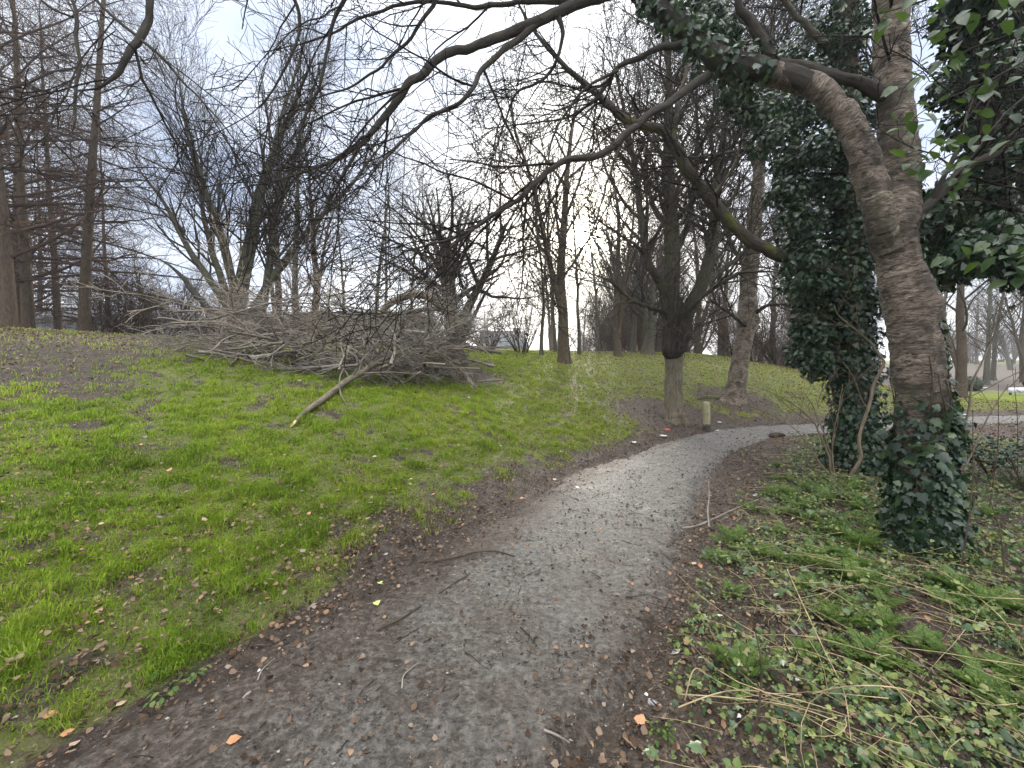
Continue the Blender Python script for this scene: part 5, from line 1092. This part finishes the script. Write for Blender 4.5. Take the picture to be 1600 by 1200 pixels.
def build_rubbish():
    W = plain('white_paper', (.62, .63, .66), .75, 6, .25); P_ = plain('pale_card', (.62, .58, .52), .7, 6, .15); RD = plain('red_tin', (.55, .10, .08), .4, 6, .2); GR = plain('green_wrapper', (.05, .42, .30), .4, 6, .2)
    for i, (nm, lab, px, py, s, m, fl, lg) in enumerate((
        ('paper_wrapper', 'crumpled white wrapper on the mud at the left edge of the path', 407, 1050, .030, W, .6, 1), ('paper_scrap', 'flat white paper scrap on the right side of the path', 1005, 897, .055, W, .14, 1.3), ('paper_wrapper', 'crumpled white tissue among weeds at lower right', 1155, 1122, .030, W, .55, 1.1), ('paper_wrapper', 'small white wrapper below the green one in the weeds', 1246, 1066, .026, W, .6, .9),
        ('plastic_wrapper', 'bright green wrapper among the ivy leaves at lower right', 1232, 1042, .024, GR, .5, 1.2), ('drinks_can', 'crushed red can in the mud left of the bollard', 1043, 672, .12, RD, .5, 1.4), ('paper_scrap', 'long white scrap below the red can', 1034, 681, .16, W, .2, 1.7), ('paper_scrap', 'white scrap at the grass edge left of the red can', 990, 691, .13, W, .25, 1.4), ('paper_scrap', 'white scrap on the soil just right of the bollard', 1124, 660, .12, W, .3, 1.1), ('paper_scrap', 'white scrap at the edge of the path right of the bollard', 1122, 673, .12, W, .2, 1.5),
        ('paper_scrap', 'pale crumpled scrap on the grass below the brush heap', 733, 622, .11, W, .5, .8), ('stone', 'pale round stone on the grass beside the mud', 640, 757, .055, P_, .6, 1.2), ('stone', 'grey pebble in the mud above the dark bent stick', 603, 867, .035, M['stone'], .6, 1.3), ('paper_scrap', 'tiny pale scrap in the grass at the left edge', 60, 908, .028, W, .5, 1), ('stone', 'grey stone in the litter at the lower right of the path', 1020, 1100, .045, M['stone'], .6, 1.2), ('paper_scrap', 'small white scrap beside the grey stone', 1010, 1086, .022, W, .5, 1), ('stone', 'flat grey stone sunk at the left lip of the path', 225, 1150, .045, M['dark_stone'], .3, 1.5), ('paper_scrap', 'white scrap on the far lawn seen right of the cherry trunk', 1505, 648, .16, W, .3, 1.4), ('paper_scrap', 'white scrap on the far lawn right of the green bush', 1538, 606, .3, W, .2, 1.6))):
        crumpled(nm, lab, px, py, s, m, 500 + i, fl, lg)
    g = hit(1590, 618); D = g[1]; t = thing('low_sign_board', 'low white board standing on the lawn at the right edge', 'board', tuple(g)); w, h = 45 * D / F, .36
    def box(b, c, s):
        c = np.array(c); s = np.array(s) / 2; V = np.array([(x, y, z) for x in (-1, 1) for y in (-1, 1) for z in (-1, 1)]) * s + c; b.add(V, np.array([(0, 1, 3, 2), (4, 6, 7, 5), (0, 4, 5, 1), (2, 3, 7, 6), (0, 2, 6, 4), (1, 5, 7, 3)]))
    b = Bag(); box(b, (w * .2, 0, .28), (w, .05, h * .75)); ob('panel', b.mesh('panel', False), W, t)
    for sx in (-.2, .6): b = Bag(); box(b, (w * sx, .06, .12), (.07, .06, .5)); ob('leg', b.mesh('leg', False), M['wet_wood'], t)
    g = hit(1517, 611); t = thing('evergreen_bush', 'small round dark green bush on the leafy slope right of the near cherry', 'bush', tuple(g)); rr = 13 * g[1] / F; b = Bag(); v = unit(rng.normal(0, 1, (1500, 3))); P = v * rr * (.7 + .3 * rng.random((1500, 1))) + np.array([0, 0, rr * .8]); scatter(b, leaf_oval(.1, .4), P, v, rng.normal(0, 1, (1500, 3)), .11); ob('leaves', b.mesh('bush_leaves'), M['ivy'], t); b = Bag(); tubes(b, [(np.array([[0, 0, -.1], [0, 0, rr * .5], [0, 0, rr]]), np.array([.06, .05, .03]), 0)], 8); ob('stem', b.mesh('bush_stem'), M['bark_dark'], t)
M['dark_stone'] = plain('dark_stone', (.12, .115, .11), .8, 8, .3)
M['stone'] = plain('grey_stone', (.26, .26, .27), .8, 8, .25)
build_rubbish()

def build_leaves():
    """the dead leaves that show largest, each a thing of its own"""
    shapes = []
    for i, (bd, w) in enumerate(((.35, .36), (-.35, .33), (.5, .42), (.15, .45), (-.2, .28))):
        b = Bag(); V, Q, T = leaf_oval(bd, w); V = V.copy(); V[:, 2] += .06 * np.sin(V[:, 0] * 9 + i); b.add(V, Q)
        tubes(b, [(np.array([[0, -.22, .03], [0, -.1, .0], [0, 0, 0]]), np.array([.012, .014, .016]), 0)], 4)
        shapes.append(b)
    mats = [plain('brown_dead_leaf', (.13, .085, .06), .5, 14, .4), plain('tan_dead_leaf', (.30, .22, .155), .5, 14, .35), plain('orange_dead_leaf', (.34, .17, .085), .5, 14, .35), plain('grey_dead_leaf', (.17, .15, .135), .45, 14, .35), plain('black_dead_leaf', (.035, .028, .025), .4, 14, .4)]
    word = ['brown', 'tan', 'orange-brown', 'grey', 'blackened']; me = {}
    for i in range(5):
        for j in range(5): me[i, j] = shapes[i].mesh('dead_leaf_%d_%d' % (i, j)); me[i, j].materials.append(mats[j])
    x, y, r = sector(24, 1.45, 9, 3.2, 1.3, -56, 56); s = sdist(x, y); on = np.abs(s) < HW - .1; p = np.where(on, .22, np.where(s > 0, .65, .8)); k = rng.random(len(x)) < p; x, y, s = x[k], y[k], s[k]
    print('single leaves', len(x)); rs = random.Random(4)
    for a, c, ss in list(zip(x, y, s))[:250]:
        i = rs.randrange(5); j = rs.choices(range(5), (4, 4, 2, 3, 3))[0]; zone = 'wet path' if abs(ss) < HW - .05 else ('grass slope left of the path' if ss > 0 else 'weedy verge right of the path')
        o = bpy.data.objects.new('dead_leaf', me[i, j]); COL.objects.link(o); sz = rs.uniform(.03, .065); flat = .35 if 'path' == zone[-4:] else .8
        o.location = (a, c, gz(a, c) + (.056 if ss > HW + .2 else .016) * (1 if abs(ss) > HW else .8)); o.scale = (sz, sz, sz * flat); o.rotation_euler = (rs.gauss(0, .25), rs.gauss(0, .25), rs.random() * 6.28)
        tag(o, f'{word[j]} dead leaf lying on the {zone}', 'leaf', f'{word[j]} dead leaves on the {zone}')
    g = hit(353, 1172)
    o = bpy.data.objects.new('dead_leaf', me[3, 2]); COL.objects.link(o); o.location = g + np.array([0, 0, .02]); o.scale = (.055, .055, .02); o.rotation_euler = (0, 0, -1.0); tag(o, 'large orange-brown leaf pressed flat on the path at lower left', 'leaf')
    for a, c, lab in ((598, 918, 'yellow-green fallen leaf on the left edge of the path, upper of two'), (588, 945, 'yellow-green fallen leaf on the left edge of the path, lower of two')):
        m2 = shapes[3].mesh('green_fallen_leaf'); m2.materials.append(GRN); o = bpy.data.objects.new('fallen_green_leaf', m2); COL.objects.link(o); o.location = hit(a, c) + np.array([0, 0, .02]); o.scale = (.055, .055, .04); o.rotation_euler = (.1, .2, a); tag(o, lab, 'leaf')
GRN = plain('yellow_green_leaf', (.36, .44, .14), .45, 9, .25)
build_leaves()

# ------------------------------------------------------------------ buildings behind the bank
def build_buildings():
    RF = plain('dark_roof', (.10, .105, .115), .7, 4, .15); WL = plain('grey_render', (.22, .225, .225), .85, 5, .12); BR_ = plain('dull_brick', (.16, .12, .10), .9, 30, .3); GL = plain('dark_glass', (.03, .035, .04), .1, 2, .1, .6); CL = plain('grey_cladding', (.20, .21, .215), .7, 3, .12)
    def slab(b, c, s):
        c = np.array(c); s = np.array(s) / 2; V = np.array([(x, y, z) for x in (-1, 1) for y in (-1, 1) for z in (-1, 1)]) * s + c; b.add(V, np.array([(0, 1, 3, 2), (4, 6, 7, 5), (0, 4, 5, 1), (2, 3, 7, 6), (0, 2, 6, 4), (1, 5, 7, 3)]))
    def part(name, m, t, boxes):
        b = Bag(); [slab(b, c, s) for c, s in boxes]; return ob(name, b.mesh(name, False), m, t)
    def gable(name, m, t, w, d, z0, z1, ov=.3):
        b = Bag(); X, Y = w / 2 + ov, d / 2 + ov; V = []
        for dz in (0, -.12): V += [(-X, -Y, z0 + dz), (X, -Y, z0 + dz), (X, 0, z1 + dz), (-X, 0, z1 + dz), (-X, Y, z0 + dz), (X, Y, z0 + dz)]
        b.add(np.array(V), np.array([(0, 1, 2, 3), (3, 2, 5, 4), (7, 6, 9, 8), (8, 9, 10, 11), (1, 0, 6, 7), (4, 5, 11, 10), (0, 3, 9, 6), (3, 4, 10, 9), (2, 1, 7, 8), (5, 2, 8, 11)])); return ob(name, b.mesh(name, False), m, t)
    # long low building at left
    D = 31; x = (265 - 800) / F * D; g = gz(x, D); top = EYE + (HOR - 486) / F * D - g
    t = thing('long_building', 'long low grey building with shallow dark roof behind the left end of the bank', 'building', (x, D, g), R(4))
    part('wall', CL, t, [((0, 0, (top - 1.2) / 2), (21, 8, top - 1.2))]); gable('roof', RF, t, 21, 8, top - 1.2, top, .4)
    for i in range(6): f = part('window', WL, t, [((-8.5 + i * 3.4, -4.03, top - 2.5), (1.5, .1, 1.1))]); part('pane', GL, f, [((-8.5 + i * 3.4, -4.09, top - 2.5), (1.3, .04, .9))])
    # flat grey shed behind the brush
    D = 25; x = (590 - 800) / F * D; g = gz(x, D); top = EYE + (HOR - 497) / F * D - g
    t = thing('grey_shed', 'flat-topped grey shed showing behind the brush heap', 'shed', (x, D, g), R(-3))
    part('wall', WL, t, [((0, 0, (top - .25) / 2), (6.8, 5, top - .25))]); part('roof', RF, t, [((0, 0, top - .12), (7.2, 5.4, .24))]); part('door', RF, t, [((1.6, -2.53, 1.0), (1.0, .08, 2.0))])
    # gabled house further off
    D = 62; x = (785 - 800) / F * D; g = gz(x, D); top = EYE + (HOR - 517) / F * D - g
    t = thing('house', 'distant house whose pitched dark roof just clears the bank left of the sun', 'house', (x, D, g), R(12))
    part('wall', BR_, t, [((0, 0, (top - 2.6) / 2), (6.4, 6.6, top - 2.6))]); rf = gable('roof', RF, t, 6.4, 6.6, top - 2.7, top, .35); part('chimney', BR_, rf, [((2.2, 0, top), (.7, .6, 1.0))])
    for i in (-1.6, 1.6): f = part('window', WL, t, [((i, -3.33, top - 4.0), (1.3, .1, 1.2))]); part('pane', GL, f, [((i, -3.39, top - 4.0), (1.1, .04, 1.0))])
    D = 70; x = (1018 - 800) / F * D; g = gz(x, D); t = thing('house', 'distant orange brick house glimpsed left of the burred trunk', 'house', (x, D, g)); part('wall', plain('orange_brick', (.40, .17, .09), .9, 30, .2), t, [((0, 0, 2.6), (4.0, 6, 5.2))]); gable('roof', RF, t, 4.0, 6, 5.1, 6.8); f = part('window', WL, t, [((0, -3.03, 3.6), (1.3, .1, 1.2))]); part('pane', GL, f, [((0, -3.09, 3.6), (1.1, .04, 1.0))])
build_buildings()

# ------------------------------------------------------------------ thin haze volume added to lift dark tones, standing in for lens glare
def build_haze():
    b = Bag(); x0, x1, y0, y1, z0, z1 = -450, 450, -90, 660, -3.0, 34
    V = np.array([(x, y, z) for x in (x0, x1) for y in (y0, y1) for z in (z0, z1)], float); b.add(V, np.array([(0, 1, 3, 2), (4, 6, 7, 5), (0, 4, 5, 1), (2, 3, 7, 6), (0, 2, 6, 4), (1, 5, 7, 3)]))
    m = bpy.data.materials.new('glare_haze'); m.use_nodes = True; nt = m.node_tree; nt.nodes.remove(nt.nodes['Principled BSDF'])
    v = nt.nodes.new('ShaderNodeVolumePrincipled'); v.inputs['Color'].default_value = (.86, .90, .95, 1); v.inputs['Density'].default_value = HAZE; v.inputs['Anisotropy'].default_value = .45
    nt.links.new(v.outputs[0], nt.nodes['Material Output'].inputs['Volume'])
    tag(ob('haze', b.mesh('haze', False), m), kind='stuff')
HAZE = .0012
build_haze()
